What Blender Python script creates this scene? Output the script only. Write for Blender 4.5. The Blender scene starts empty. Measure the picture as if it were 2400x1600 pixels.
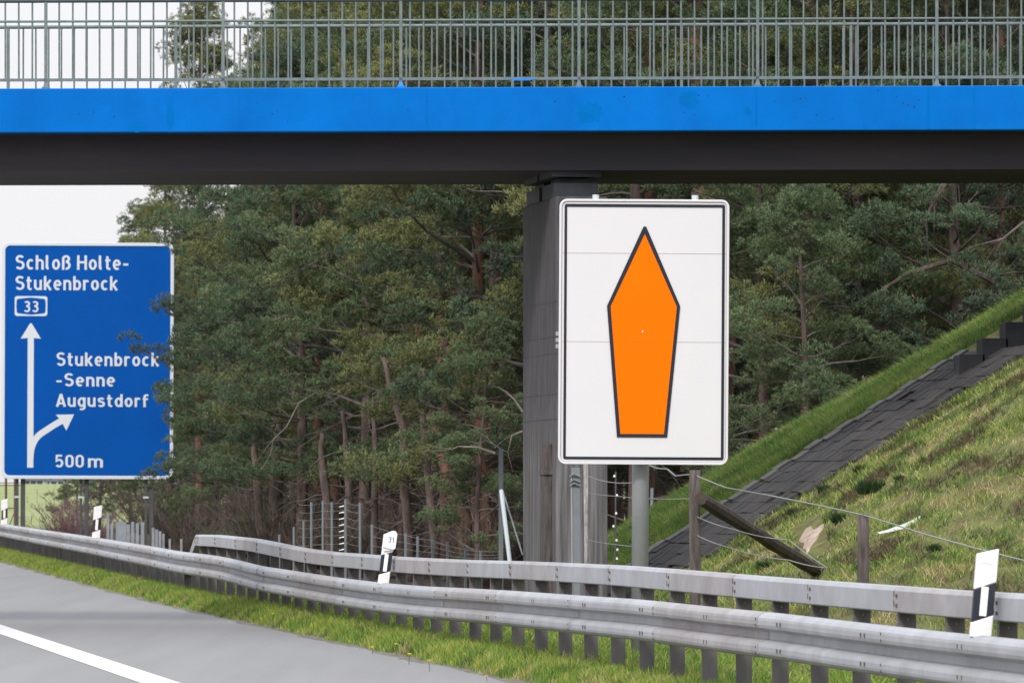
import bpy, math, random
import numpy as np
from mathutils import Vector, Matrix

random.seed(7)
RNG = np.random.default_rng(11)
C = bpy.context.scene.collection
SC = bpy.context.scene

# ------------------------------------------------------------------ camera
F = 13500.0            # focal length in pixels of the 2400 px wide photograph
HY = 1148.0            # horizon row
CH = 1.58              # camera height
cam_d = bpy.data.cameras.new("camera")
cam_d.sensor_width = 36.0
cam_d.lens = F / 2400.0 * 36.0
cam_d.shift_y = (HY - 800.0) / 2400.0
cam_d.clip_start = 0.5
cam_d.clip_end = 6000.0
cam = bpy.data.objects.new("camera", cam_d)
C.objects.link(cam)
cam.location = (0, 0, CH)
cam.rotation_euler = (math.radians(90), 0, 0)
SC.camera = cam
cam_d.dof.use_dof = True
cam_d.dof.focus_distance = 56.0
cam_d.dof.aperture_fstop = 11.0

# ------------------------------------------------------------------ light: overcast sky, weak wide sun from behind the camera
SUN_EL, SUN_AZ = math.radians(42), math.radians(205)     # azimuth measured clockwise from +Y
w = bpy.data.worlds.new("World")
SC.world = w
w.use_nodes = True
nt = w.node_tree
bg = nt.nodes["Background"]
bg.inputs["Strength"].default_value = 0.1
sky = nt.nodes.new("ShaderNodeTexSky")
sky.sky_type = 'NISHITA'
sky.sun_disc = False
sky.sun_elevation = SUN_EL
sky.sun_rotation = SUN_AZ
tc = nt.nodes.new("ShaderNodeTexCoord")
sep = nt.nodes.new("ShaderNodeSeparateXYZ")
nt.links.new(tc.outputs["Generated"], sep.inputs[0])
mr = nt.nodes.new("ShaderNodeMapRange")            # overcast: brighter towards the zenith
mr.inputs["From Min"].default_value = 0.0
mr.inputs["From Max"].default_value = 1.0
nt.links.new(sep.outputs["Z"], mr.inputs["Value"])
cr = nt.nodes.new("ShaderNodeValToRGB")
cr.color_ramp.elements[0].position = 0.0
cr.color_ramp.elements[0].color = (7.3, 7.15, 7.3, 1)
cr.color_ramp.elements[1].position = 1.0
cr.color_ramp.elements[1].color = (17.5, 18.5, 20.5, 1)
nt.links.new(mr.outputs[0], cr.inputs[0])
nz = nt.nodes.new("ShaderNodeTexNoise")
nz.inputs["Scale"].default_value = 3.0
nz.inputs["Detail"].default_value = 4.0
nt.links.new(tc.outputs["Generated"], nz.inputs["Vector"])
mr2 = nt.nodes.new("ShaderNodeMapRange")
mr2.inputs["To Min"].default_value = 0.93
mr2.inputs["To Max"].default_value = 1.07
nt.links.new(nz.outputs["Fac"], mr2.inputs["Value"])
mul = nt.nodes.new("ShaderNodeVectorMath"); mul.operation = 'SCALE'
nt.links.new(cr.outputs[0], mul.inputs[0]); nt.links.new(mr2.outputs[0], mul.inputs["Scale"])
mix = nt.nodes.new("ShaderNodeMix"); mix.data_type = 'RGBA'
mix.inputs["Factor"].default_value = 0.06
nt.links.new(mul.outputs[0], mix.inputs[6]); nt.links.new(sky.outputs[0], mix.inputs[7])
nt.links.new(mix.outputs[2], bg.inputs["Color"])

sd = bpy.data.lights.new("sun", 'SUN')
sd.energy = 2.1
sd.angle = math.radians(9)
sd.color = (1.0, 0.96, 0.9)
so = bpy.data.objects.new("sun", sd)
C.objects.link(so)
sdir = Vector((math.sin(SUN_AZ) * math.cos(SUN_EL), math.cos(SUN_AZ) * math.cos(SUN_EL), math.sin(SUN_EL)))
so.rotation_euler = sdir.to_track_quat('Z', 'Y').to_euler()

SC.view_settings.view_transform = 'Standard'
SC.view_settings.look = 'None'
SC.view_settings.exposure = 0.25
SC.view_settings.gamma = 1.0
SC.cycles.max_bounces = 6
SC.cycles.diffuse_bounces = 3
SC.cycles.transparent_max_bounces = 6

# ------------------------------------------------------------------ helpers
def W(u, y, s):
    """photo column, photo row and scale (px per metre) -> world point"""
    return Vector(((u - 1200.0) / s, F / s, CH - (y - HY) / s))

def mat(name, col, rough=0.7, metal=0.0, var=0.0, scale=4.0, col2=None, bump=0.0, bscale=40.0,
        stretch=(1, 1, 1), detail=6.0, lo=0.35, hi=0.65, coord="Object", spec=0.4):
    m = bpy.data.materials.new(name)
    m.use_nodes = True
    n = m.node_tree.nodes; l = m.node_tree.links
    b = n["Principled BSDF"]
    b.inputs["Roughness"].default_value = rough
    b.inputs["Metallic"].default_value = metal
    b.inputs["Specular IOR Level"].default_value = spec
    b.inputs["Base Color"].default_value = (*col, 1)
    t = n.new("ShaderNodeTexCoord")
    mp = n.new("ShaderNodeMapping"); mp.inputs["Scale"].default_value = stretch
    l.new(t.outputs[coord], mp.inputs[0])
    if col2 is None and var:
        col2 = tuple(c * (1 - var) for c in col)
    if col2:
        t1 = n.new("ShaderNodeTexNoise"); t1.inputs["Scale"].default_value = scale
        t1.inputs["Detail"].default_value = detail; t1.inputs["Roughness"].default_value = 0.65
        l.new(mp.outputs[0], t1.inputs["Vector"])
        r = n.new("ShaderNodeValToRGB")
        r.color_ramp.elements[0].position = lo; r.color_ramp.elements[0].color = (*col2, 1)
        r.color_ramp.elements[1].position = hi; r.color_ramp.elements[1].color = (*col, 1)
        l.new(t1.outputs["Fac"], r.inputs[0]); l.new(r.outputs[0], b.inputs["Base Color"])
    if bump:
        t2 = n.new("ShaderNodeTexNoise"); t2.inputs["Scale"].default_value = bscale
        t2.inputs["Detail"].default_value = 5.0
        l.new(mp.outputs[0], t2.inputs["Vector"])
        bp = n.new("ShaderNodeBump"); bp.inputs["Strength"].default_value = bump
        bp.inputs["Distance"].default_value = 0.02
        l.new(t2.outputs["Fac"], bp.inputs["Height"]); l.new(bp.outputs[0], b.inputs["Normal"])
    return m

def mat_attr(name, rough=0.6, transl=0.0, spec=0.2, gain=1.0):
    """leaf material: each leaf has its own colour in the attribute 'col'"""
    m = bpy.data.materials.new(name); m.use_nodes = True
    n = m.node_tree.nodes; l = m.node_tree.links
    b = n["Principled BSDF"]; b.inputs["Roughness"].default_value = rough
    b.inputs["Specular IOR Level"].default_value = spec
    a = n.new("ShaderNodeAttribute"); a.attribute_name = "col"
    l.new(a.outputs["Color"], b.inputs["Base Color"])
    if transl:
        tr = n.new("ShaderNodeBsdfTranslucent"); l.new(a.outputs["Color"], tr.inputs["Color"])
        mx = n.new("ShaderNodeMixShader"); mx.inputs[0].default_value = transl
        l.new(b.outputs[0], mx.inputs[1]); l.new(tr.outputs[0], mx.inputs[2])
        l.new(mx.outputs[0], n["Material Output"].inputs["Surface"])
    return m

def link_mesh(name, verts, faces, mtl, parent=None, smooth=False, cols=None, origin=None, mats=None, mi=None):
    me = bpy.data.meshes.new(name)
    v = np.asarray(verts, dtype=np.float64).reshape(-1, 3)
    if origin is not None:
        v = v - np.asarray(origin, dtype=np.float64)
    if isinstance(faces, np.ndarray) and faces.ndim == 2:
        k = faces.shape[1]; nf = faces.shape[0]
        me.vertices.add(len(v)); me.vertices.foreach_set("co", v.astype(np.float32).ravel())
        me.loops.add(nf * k); me.loops.foreach_set("vertex_index", faces.astype(np.int32).ravel())
        me.polygons.add(nf)
        me.polygons.foreach_set("loop_start", np.arange(0, nf * k, k, dtype=np.int32))
        me.polygons.foreach_set("loop_total", np.full(nf, k, dtype=np.int32))
        me.update(calc_edges=True)
    else:
        me.from_pydata([tuple(p) for p in v], [], faces)
    if mats:
        for q in mats: me.materials.append(q)
        if mi is not None: me.polygons.foreach_set("material_index", np.asarray(mi, dtype=np.int32))
    else:
        me.materials.append(mtl)
    if smooth:
        me.polygons.foreach_set("use_smooth", np.ones(len(me.polygons), dtype=bool))
    if cols is not None:
        at = me.color_attributes.new("col", 'FLOAT_COLOR', 'POINT')
        c4 = np.ones((len(v), 4), dtype=np.float32); c4[:, :3] = cols
        at.data.foreach_set("color", c4.ravel())
    me.update()
    o = bpy.data.objects.new(name, me); C.objects.link(o)
    if origin is not None and parent is None: o.location = origin
    if parent is not None: o.parent = parent
    return o

class MB:
    def __init__(s): s.v = []; s.f = []
    def add(s, vs, fs):
        k = len(s.v); s.v += [tuple(p) for p in vs]; s.f += [tuple(i + k for i in f) for f in fs]
    def box(s, c, size, R=None, taper=1.0):
        hx, hy, hz = size[0] / 2, size[1] / 2, size[2] / 2
        vs = []
        for z, t in ((-hz, 1.0), (hz, taper)):
            for x, y in ((-hx, -hy), (hx, -hy), (hx, hy), (-hx, hy)):
                p = Vector((x * t, y * t, z))
                if R is not None: p = R @ p
                vs.append(p + Vector(c))
        s.add(vs, [(0, 3, 2, 1), (4, 5, 6, 7), (0, 1, 5, 4), (1, 2, 6, 5), (2, 3, 7, 6), (3, 0, 4, 7)])
    def tube(s, pts, r, n=8, cap=True):
        pts = [Vector(p) for p in pts]
        rs = r if isinstance(r, (list, tuple)) else [r] * len(pts)
        vs = []; N = len(pts)
        ref = None
        for i, p in enumerate(pts):
            d = (pts[min(i + 1, N - 1)] - pts[max(i - 1, 0)])
            if d.length < 1e-9: d = Vector((0, 0, 1))
            d.normalize()
            if ref is None:
                ref = Vector((0, 1, 0)) if abs(d.y) < 0.8 else Vector((1, 0, 0))
            a = d.cross(ref); a.normalize(); b = a.cross(d); ref = b
            b = d.cross(a)
            for k in range(n):
                t = 2 * math.pi * k / n
                vs.append(p + a * math.cos(t) * rs[i] + b * math.sin(t) * rs[i])
        fs = []
        for i in range(N - 1):
            for k in range(n):
                k2 = (k + 1) % n
                fs.append((i * n + k, i * n + k2, (i + 1) * n + k2, (i + 1) * n + k))
        if cap:
            fs.append(tuple(range(n - 1, -1, -1))); fs.append(tuple((N - 1) * n + k for k in range(n)))
        s.add(vs, fs)
    def prism(s, poly, M, y0, y1):
        """poly in (x,z), extruded from y0 (front) to y1, placed by matrix M"""
        n = len(poly)
        vs = [M @ Vector((x, y0, z)) for x, z in poly] + [M @ Vector((x, y1, z)) for x, z in poly]
        fs = [tuple(range(n)), tuple(range(2 * n - 1, n - 1, -1))]
        for i in range(n):
            j = (i + 1) % n
            fs.append((i, i + n, j + n, j))
        s.add(vs, fs)
    def ring(s, outer, inner, M, y0, y1):
        n = len(outer)
        vs = []
        for yy in (y0, y1):
            vs += [M @ Vector((x, yy, z)) for x, z in outer]
            vs += [M @ Vector((x, yy, z)) for x, z in inner]
        fs = []
        for i in range(n):
            j = (i + 1) % n
            fs.append((i, j, n + j, n + i))
            fs.append((2 * n + i, 3 * n + i, 3 * n + j, 2 * n + j))
            fs.append((i, 2 * n + i, 2 * n + j, j))
            fs.append((n + i, n + j, 3 * n + j, 3 * n + i))
        s.add(vs, fs)
    def build(s, name, m, parent=None, smooth=False, origin=None, bevel=0.0):
        if origin is None and parent is not None: origin = parent.get("_o")
        o = link_mesh(name, s.v, s.f, m, parent, smooth, origin=origin)
        if bevel:
            b = o.modifiers.new("bevel", 'BEVEL'); b.width = bevel; b.segments = 2; b.limit_method = 'ANGLE'
        return o

def tag(o, label=None, cat=None, group=None, kind=None):
    if label: o["label"] = label
    if cat: o["category"] = cat
    if group: o["group"] = group
    if kind: o["kind"] = kind
    return o

ORIG = {}
def thing(name, loc, label, cat, group=None, rot=(0, 0, 0)):
    o = bpy.data.objects.new(name, None); C.objects.link(o)
    o.empty_display_size = 0.2
    o.location = loc; o.rotation_euler = rot
    ORIG[o.name] = tuple(loc)
    return tag(o, label, cat, group)

def part(mb, name, m, root, smooth=False, bevel=0.0, world=True, parent=None, label=None):
    o = mb.build(name, m, parent or root, smooth, origin=ORIG[root.name] if world else (0, 0, 0), bevel=bevel)
    if label: o["label"] = label
    return o

def dup(root, loc, rotz=0.0, scale=1.0, label=None, group=None, name=None):
    r = root.copy(); C.objects.link(r)
    r.location = loc; r.rotation_euler = (0, 0, rotz); r.scale = (scale,) * 3
    if label: r["label"] = label
    if group: r["group"] = group
    for ch in list(root.children):
        c = ch.copy(); C.objects.link(c); c.parent = r
        for g in list(ch.children):
            d = g.copy(); C.objects.link(d); d.parent = c
    return r

def rrect(x0, z0, x1, z1, r, n=6):
    pts = []
    for cx, cz, a0 in ((x1 - r, z1 - r, 0), (x0 + r, z1 - r, 90), (x0 + r, z0 + r, 180), (x1 - r, z0 + r, 270)):
        for i in range(n + 1):
            a = math.radians(a0 + 90 * i / n)
            pts.append((cx + r * math.cos(a), cz + r * math.sin(a)))
    return pts

# ------------------------------------------------------------------ materials
M_galv = mat("galvanised_steel", (0.37, 0.375, 0.39), rough=0.6, metal=0.15, col2=(0.29, 0.29, 0.305), scale=2.5, bump=0.05, bscale=60, spec=0.5)
M_galv2 = mat("galvanised_steel_weathered", (0.35, 0.335, 0.34), rough=0.65, metal=0.1, col2=(0.27, 0.25, 0.25), scale=3.0, bump=0.05, bscale=60)
M_post = mat("barrier_post_steel", (0.17, 0.155, 0.15), rough=0.7, metal=0.1, col2=(0.10, 0.09, 0.095), scale=6, stretch=(1, 1, 0.3))
M_bolt = mat("rusty_bolt_steel", (0.10, 0.07, 0.055), rough=0.8)
M_blue = mat("blue_fascia_paint", (0.0, 0.148, 0.54), rough=0.75, spec=0.08, col2=(0.0, 0.112, 0.42), scale=0.9, bump=0.05, bscale=12, lo=0.3, hi=0.6)
M_blue2 = mat("faded_blue_paint", (0.0, 0.125, 0.40), rough=0.8, spec=.05, col2=(0.0, 0.145, 0.50), scale=5)
M_deck = mat("dark_bridge_steel", (0.062, 0.052, 0.058), rough=0.75, spec=.15, col2=(0.042, 0.039, 0.048), scale=1.2, stretch=(0.3, 1, 2.5))
M_rail = mat("greenish_galvanised_railing", (0.175, 0.215, 0.215), rough=0.65, metal=0.1, col2=(0.12, 0.15, 0.15), scale=9)
M_toprail = mat("dark_handrail_paint", (0.055, 0.075, 0.085), rough=0.6, col2=(0.035, 0.05, 0.06), scale=5)
M_bluesp = mat("blue_paint_splash", (0.0, 0.22, 0.72), rough=0.5, var=0.1)
M_conc = mat("pier_concrete", (0.165, 0.15, 0.155), rough=0.9, col2=(0.085, 0.077, 0.082), scale=3.2, stretch=(3.5, 3.5, 0.5), bump=0.3, bscale=25, lo=0.3, hi=0.68)
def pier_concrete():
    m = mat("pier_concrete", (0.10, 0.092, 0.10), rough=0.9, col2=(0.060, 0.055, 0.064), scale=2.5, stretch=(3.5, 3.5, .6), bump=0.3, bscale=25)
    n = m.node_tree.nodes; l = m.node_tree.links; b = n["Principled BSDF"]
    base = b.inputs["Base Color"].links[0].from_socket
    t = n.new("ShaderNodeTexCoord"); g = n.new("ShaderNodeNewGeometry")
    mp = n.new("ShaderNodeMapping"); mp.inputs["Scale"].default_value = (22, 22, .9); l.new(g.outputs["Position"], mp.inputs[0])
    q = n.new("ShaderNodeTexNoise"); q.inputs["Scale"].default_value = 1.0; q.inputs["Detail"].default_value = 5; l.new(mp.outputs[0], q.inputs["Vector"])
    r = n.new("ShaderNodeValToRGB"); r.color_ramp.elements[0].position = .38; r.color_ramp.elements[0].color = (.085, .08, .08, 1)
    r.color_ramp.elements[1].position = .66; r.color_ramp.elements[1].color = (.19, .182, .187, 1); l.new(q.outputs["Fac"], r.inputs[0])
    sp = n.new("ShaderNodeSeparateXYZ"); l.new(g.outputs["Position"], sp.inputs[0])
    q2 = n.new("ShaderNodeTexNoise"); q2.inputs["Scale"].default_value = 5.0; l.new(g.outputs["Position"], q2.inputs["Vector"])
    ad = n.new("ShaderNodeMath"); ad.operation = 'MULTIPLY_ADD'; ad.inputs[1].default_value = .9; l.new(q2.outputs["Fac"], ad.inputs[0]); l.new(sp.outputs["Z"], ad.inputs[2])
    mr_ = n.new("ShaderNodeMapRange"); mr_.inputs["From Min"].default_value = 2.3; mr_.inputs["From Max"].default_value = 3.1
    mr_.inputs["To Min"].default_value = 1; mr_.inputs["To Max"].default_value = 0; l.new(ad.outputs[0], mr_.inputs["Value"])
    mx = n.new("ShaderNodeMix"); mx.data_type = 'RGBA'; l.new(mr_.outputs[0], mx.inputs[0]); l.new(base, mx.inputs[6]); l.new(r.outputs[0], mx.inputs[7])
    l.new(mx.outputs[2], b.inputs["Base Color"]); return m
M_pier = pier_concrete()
M_conc2 = mat("dark_concrete", (0.022, 0.023, 0.028), rough=0.9, var=0.3, scale=5)
M_bear = mat("bearing_steel", (0.035, 0.04, 0.05), rough=0.7, var=0.3, scale=5)
M_white = mat("white_retroreflective_film", (0.66, 0.635, 0.645), rough=0.5, spec=0.15, col2=(0.635, 0.62, 0.63), scale=1.2)
M_whitep = mat("white_plastic", (0.84, 0.83, 0.83), rough=0.45, col2=(0.74, 0.73, 0.72), scale=8)
M_black = mat("black_film", (0.008, 0.012, 0.022), rough=0.5)
M_orange = mat("orange_film", (0.95, 0.165, 0.0), rough=0.6, spec=0.06, col2=(0.91, 0.155, 0.0), scale=1.0)
M_signblue = mat("traffic_blue_film", (0.0, 0.078, 0.36), rough=0.6, spec=0.08, col2=(0.0, 0.068, 0.32), scale=0.5)
M_legend = mat("white_lettering_film", (0.60, 0.63, 0.66), rough=0.5)
M_alu = mat("sign_back_aluminium", (0.42, 0.43, 0.45), rough=0.5, metal=0.3, var=0.15)
M_seam = mat("sign_rim_groove", (0.42, 0.36, 0.37), rough=0.8)  # plain grey of the groove line along the panel rim
M_pole = mat("grey_sign_pole", (0.29, 0.30, 0.30), rough=0.55, metal=0.2, col2=(0.23, 0.24, 0.245), scale=3, stretch=(1, 1, 0.4))
M_polec = mat("pale_steel_cap", (0.52, 0.58, 0.60), rough=0.5, metal=0.2)
M_dpole = mat("dark_sign_support", (0.085, 0.083, 0.09), rough=0.7, var=0.3, scale=4)
M_wood = mat("weathered_fence_wood", (0.15, 0.125, 0.115), rough=0.95, col2=(0.055, 0.042, 0.04), scale=6, stretch=(4, 4, 0.5), bump=0.6, bscale=30)
M_wood2 = mat("dark_brace_wood", (0.075, 0.055, 0.045), rough=0.95, col2=(0.03, 0.022, 0.02), scale=9)
M_birch = mat("pale_peeling_wood", (0.40, 0.37, 0.35), rough=0.9, col2=(0.14, 0.12, 0.11), scale=7, stretch=(3, 3, 0.8), bump=0.4)
M_fpost = mat("galvanised_fence_post", (0.20, 0.225, 0.24), rough=0.6, metal=0.2, col2=(0.17, 0.185, 0.20), scale=5)
M_wire = mat("fence_wire", (0.26, 0.26, 0.25), rough=0.6, metal=0.3)
M_bark = mat("grey_brown_pine_bark", (0.15, 0.105, 0.09), rough=0.95, col2=(0.06, 0.045, 0.042), scale=5, stretch=(2, 2, 0.6), bump=0.8, bscale=18)
M_barkr = mat("reddish_pine_bark", (0.23, 0.115, 0.075), rough=0.95, col2=(0.09, 0.055, 0.045), scale=5, stretch=(2, 2, 0.6), bump=0.8, bscale=18)
M_twig = mat("dead_twig_bark", (0.16, 0.135, 0.12), rough=0.95, col2=(0.08, 0.065, 0.06), scale=3)
M_brush = mat("brown_brushwood", (0.115, 0.09, 0.07), rough=0.95, col2=(0.06, 0.047, 0.04), scale=2)
M_brushp = mat("purplish_brushwood", (0.20, 0.115, 0.12), rough=0.95, col2=(0.12, 0.07, 0.075), scale=2)
M_leaf = mat_attr("pine_needles", rough=0.6, transl=0.12)
M_grass = mat_attr("grass_blades", rough=0.6, transl=0.3)
M_pave = mat("slope_paving_stone", (0.062, 0.056, 0.055), rough=0.95, col2=(0.022, 0.020, 0.022), scale=2.2, bump=0.8, bscale=22)
M_pave2 = mat("pale_edge_stone", (0.17, 0.165, 0.15), rough=0.95, col2=(0.10, 0.095, 0.085), scale=4, bump=0.4, bscale=30)
M_sand = mat("pale_sandy_stone", (0.42, 0.33, 0.26), rough=0.95, col2=(0.28, 0.21, 0.16), scale=5)
M_field = mat("far_house_render", (0.50, 0.52, 0.56), rough=0.9, var=0.1)
M_roof = mat("far_house_roof", (0.16, 0.17, 0.20), rough=0.9, var=0.2)
M_glass = mat("far_window_glass", (0.05, 0.06, 0.08), rough=0.2)

# ------------------------------------------------------------------ the barrier's course (front beam top edge), read as (column, row, scale)
def s_rail(u):
    s = (u + 850.0) / 7.7
    if u < 480:
        far = np.interp(u, [-250, -100, 0, 100, 200, 300, 400, 480], [62, 82, 98, 114, 130, 146, 161, 172.7])
        s = far
    return s
top_u = [-250, -100, 0, 100, 200, 300, 370, 410, 450, 510, 560, 612, 714, 800, 900, 1000, 1100, 1200, 1300, 1400, 1500, 1600, 1700, 1800, 1900, 2000, 2100, 2200, 2300, 2400, 3000]
top_y = [1199, 1213, 1226, 1241, 1255, 1271, 1282, 1290.5, 1295, 1302, 1312, 1326, 1341, 1354, 1366, 1374, 1378.5, 1384, 1391, 1398, 1404.5, 1414.5, 1425, 1434, 1445, 1457, 1468, 1479, 1489, 1499, 1565]
pts = []
for u in np.arange(-250, 3000, 12.0):
    s = s_rail(u); y = np.interp(u, top_u, top_y)
    pts.append(((u - 1200) / s, F / s, CH - (y - HY) / s))
pts = np.array(pts)[::-1]               # from near to far
k = np.ones(5) / 5
zs = np.convolve(np.pad(pts[:, 2], 2, mode='edge'), k, mode='valid'); pts[:, 2] = zs
near = np.array([[7.7 - 0.1519 * 14, 14.0, 0.75]])
pts = np.vstack([near, pts])
seg = np.linalg.norm(np.diff(pts[:, :2], axis=0), axis=1)
arc = np.concatenate([[0], np.cumsum(seg)])
def rail_at(a):
    return np.array([np.interp(a, arc, pts[:, i]) for i in range(3)])
def rail_dir(a):
    d = rail_at(a + 0.8)[:2] - rail_at(a - 0.8)[:2]
    return d / np.linalg.norm(d)
def rail_off(a, off, dz=0.0):
    p = rail_at(a); d = rail_dir(a)
    return np.array([p[0] + d[1] * off, p[1] - d[0] * off, p[2] + dz])
def rail_x(Y):
    X = np.interp(Y, pts[:, 1], pts[:, 0])
    Y = np.asarray(Y, dtype=float)
    sl = (pts[-1, 0] - pts[-30, 0]) / (pts[-1, 1] - pts[-30, 1])
    X = np.where(Y > pts[-1, 1], pts[-1, 0] + (Y - pts[-1, 1]) * sl, X)
    X = np.where(Y < 14.0, 7.7 - 0.1519 * Y, X)
    return X

ST, CT = 0.1501, 0.9887
def smooth(a, b, x):
    t = np.clip((x - a) / (b - a), 0, 1); return t * t * (3 - 2 * t)
def vnoise(X, Y, sc, seed=0):
    x = np.asarray(X) / sc + 31.7 * seed; y = np.asarray(Y) / sc - 17.3 * seed
    return (np.sin(1.3 * x + 2.1 * np.sin(0.7 * y)) + np.sin(1.7 * y + 1.9 * np.sin(0.9 * x + 1)) + np.sin(2.3 * (x + y) + np.sin(3.1 * x))) / 3
PTOP, Q1, Q2, ZTOP, SL = 20.05, 61.5, 68.6, 6.06, 0.644
def height(X, Y, noise=True):
    X = np.asarray(X, dtype=float); Y = np.asarray(Y, dtype=float)
    a = (X - rail_x(Y)) * CT
    base = -0.06 + 0.13 * smooth(-0.52, -0.24, a) + 0.03 * smooth(-.3, 0.1, a)
    base = base - 0.06 * smooth(0.5, 1.6, a)
    base = np.where(a < -11.6, 0.0 + 0.05 * smooth(-11.6, -12.5, -a * -1), base)
    p = CT * X + ST * Y; q = -ST * X + CT * Y
    q2 = np.clip(70.6 - .55 * (p - 12.9), 68.2, 70.6)
    dist = np.hypot(np.maximum(PTOP - p, 0), np.maximum(np.maximum(Q1 - q, q - q2), 0))
    e = ZTOP - dist * SL
    if noise:
        n = vnoise(X, Y, 0.5, 1) * 0.025 + vnoise(X, Y, 1.7, 2) * 0.05 + (vnoise(X, Y, .17, 12) * .022 + vnoise(X, Y, .09, 13) * .008)
        e = e + n * smooth(0.1, 0.6, e)
        base = base + smooth(0.6, 1.5, a) * vnoise(X, Y, 1.1, 3) * 0.03
    pv = smooth(10.7, 10.9, p) * (1 - smooth(16.9, 17.1, p)) * smooth(64.95, 65.1, Y) * (1 - smooth(68.55, 68.75, Y))
    e = np.where(pv > 0, e - .09 * pv, e)
    z = np.maximum(base, e) + 0.03 * np.exp(-((base - e) / 0.35) ** 2) * (e > -1)
    # distant rolling field
    z = z + 2.5 * smooth(260, 900, Y) - 3.0 * smooth(1000, 2500, Y) * 0
    return z
def hz(x, y): return float(height(np.array([x]), np.array([y]))[0])

# ------------------------------------------------------------------ ground
xs = np.concatenate([np.linspace(-1500, -60, 16), np.arange(-50, -16, 4.0), np.arange(-16, -8, 0.5), np.arange(-8, 1, 0.16), np.arange(1, 8.6, 0.09), np.arange(8.6, 12, .2), np.arange(12, 30, 1.0), np.arange(32, 70, 6.0), np.linspace(90, 1500, 14)])
ys = np.concatenate([np.linspace(-60, 14, 8), np.arange(16, 50, 0.5), np.arange(50, 72, 0.13), np.arange(72, 80, .3), np.arange(80, 170, 0.8), np.arange(172, 400, 12.0), np.linspace(420, 3500, 26)])
GX, GY = np.meshgrid(xs, ys)
GZ = height(GX, GY)
nx, ny = len(xs), len(ys)
idx = np.arange(nx * ny).reshape(ny, nx)
quads = np.stack([idx[:-1, :-1], idx[:-1, 1:], idx[1:, 1:], idx[1:, :-1]], -1).reshape(-1, 4)
gv = np.stack([GX, GY, GZ], -1).reshape(-1, 3)

def ground_material():
    m = bpy.data.materials.new("grassy_ground"); m.use_nodes = True
    n = m.node_tree.nodes; l = m.node_tree.links
    b = n["Principled BSDF"]; b.inputs["Roughness"].default_value = 0.95; b.inputs["Specular IOR Level"].default_value = 0.1
    t = n.new("ShaderNodeTexCoord")
    def noise(sc, det=6):
        q = n.new("ShaderNodeTexNoise"); q.inputs["Scale"].default_value = sc; q.inputs["Detail"].default_value = det
        q.inputs["Roughness"].default_value = 0.7
        l.new(t.outputs["Object"], q.inputs["Vector"]); return q
    def ramp(src, stops):
        r = n.new("ShaderNodeValToRGB")
        while len(r.color_ramp.elements) < len(stops): r.color_ramp.elements.new(0.5)
        for e, (p, c) in zip(r.color_ramp.elements, stops): e.position = p; e.color = (*c, 1)
        l.new(src, r.inputs[0]); return r
    r1 = ramp(noise(2.6).outputs["Fac"], [(0.34, (0.055, 0.038, 0.03)), (0.46, (0.115, 0.09, 0.05)), (0.54, (0.10, 0.125, 0.04)), (0.68, (0.25, 0.20, 0.12))])
    r2 = ramp(noise(9.0).outputs["Fac"], [(0.35, (0.09, 0.072, 0.045)), (0.6, (0.19, 0.20, 0.07))])
    mx = n.new("ShaderNodeMix"); mx.data_type = 'RGBA'; mx.inputs[0].default_value = 0.45
    l.new(r1.outputs[0], mx.inputs[6]); l.new(r2.outputs[0], mx.inputs[7])
    # forest floor: brown litter where the attribute says wood, pale green field far away
    at = n.new("ShaderNodeAttribute"); at.attribute_name = "col"
    sp = n.new("ShaderNodeSeparateColor"); l.new(at.outputs["Color"], sp.inputs[0])
    r3 = ramp(noise(2.5).outputs["Fac"], [(0.35, (0.045, 0.034, 0.028)), (0.65, (0.10, 0.075, 0.055))])
    m2 = n.new("ShaderNodeMix"); m2.data_type = 'RGBA'
    l.new(sp.outputs["Red"], m2.inputs[0]); l.new(mx.outputs[2], m2.inputs[6]); l.new(r3.outputs[0], m2.inputs[7])
    r4 = ramp(noise(0.02).outputs["Fac"], [(0.3, (0.20, 0.235, 0.095)), (0.7, (0.26, 0.28, 0.13))])
    m3 = n.new("ShaderNodeMix"); m3.data_type = 'RGBA'
    l.new(sp.outputs["Green"], m3.inputs[0]); l.new(m2.outputs[2], m3.inputs[6]); l.new(r4.outputs[0], m3.inputs[7])
    l.new(m3.outputs[2], b.inputs["Base Color"])
    bp = n.new("ShaderNodeBump"); bp.inputs["Strength"].default_value = 0.6; bp.inputs["Distance"].default_value = 0.05
    l.new(noise(14.0).outputs["Fac"], bp.inputs["Height"]); l.new(bp.outputs[0], b.inputs["Normal"])
    return m
P_ = CT * gv[:, 0] + ST * gv[:, 1]
Q_ = -ST * gv[:, 0] + CT * gv[:, 1]
a_ = (gv[:, 0] - rail_x(gv[:, 1])) * CT
wood = smooth(3.4, 4.6, a_) * smooth(70.5, 73.5, Q_) * (1 - smooth(230, 260, gv[:, 1]))
fld = smooth(165, 200, gv[:, 1]) * (1 - wood)
gc = np.stack([wood, fld, 0 * wood], -1)
ground = link_mesh("ground", gv, quads, ground_material(), smooth=True, cols=gc)
tag(ground, kind="structure")

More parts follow.
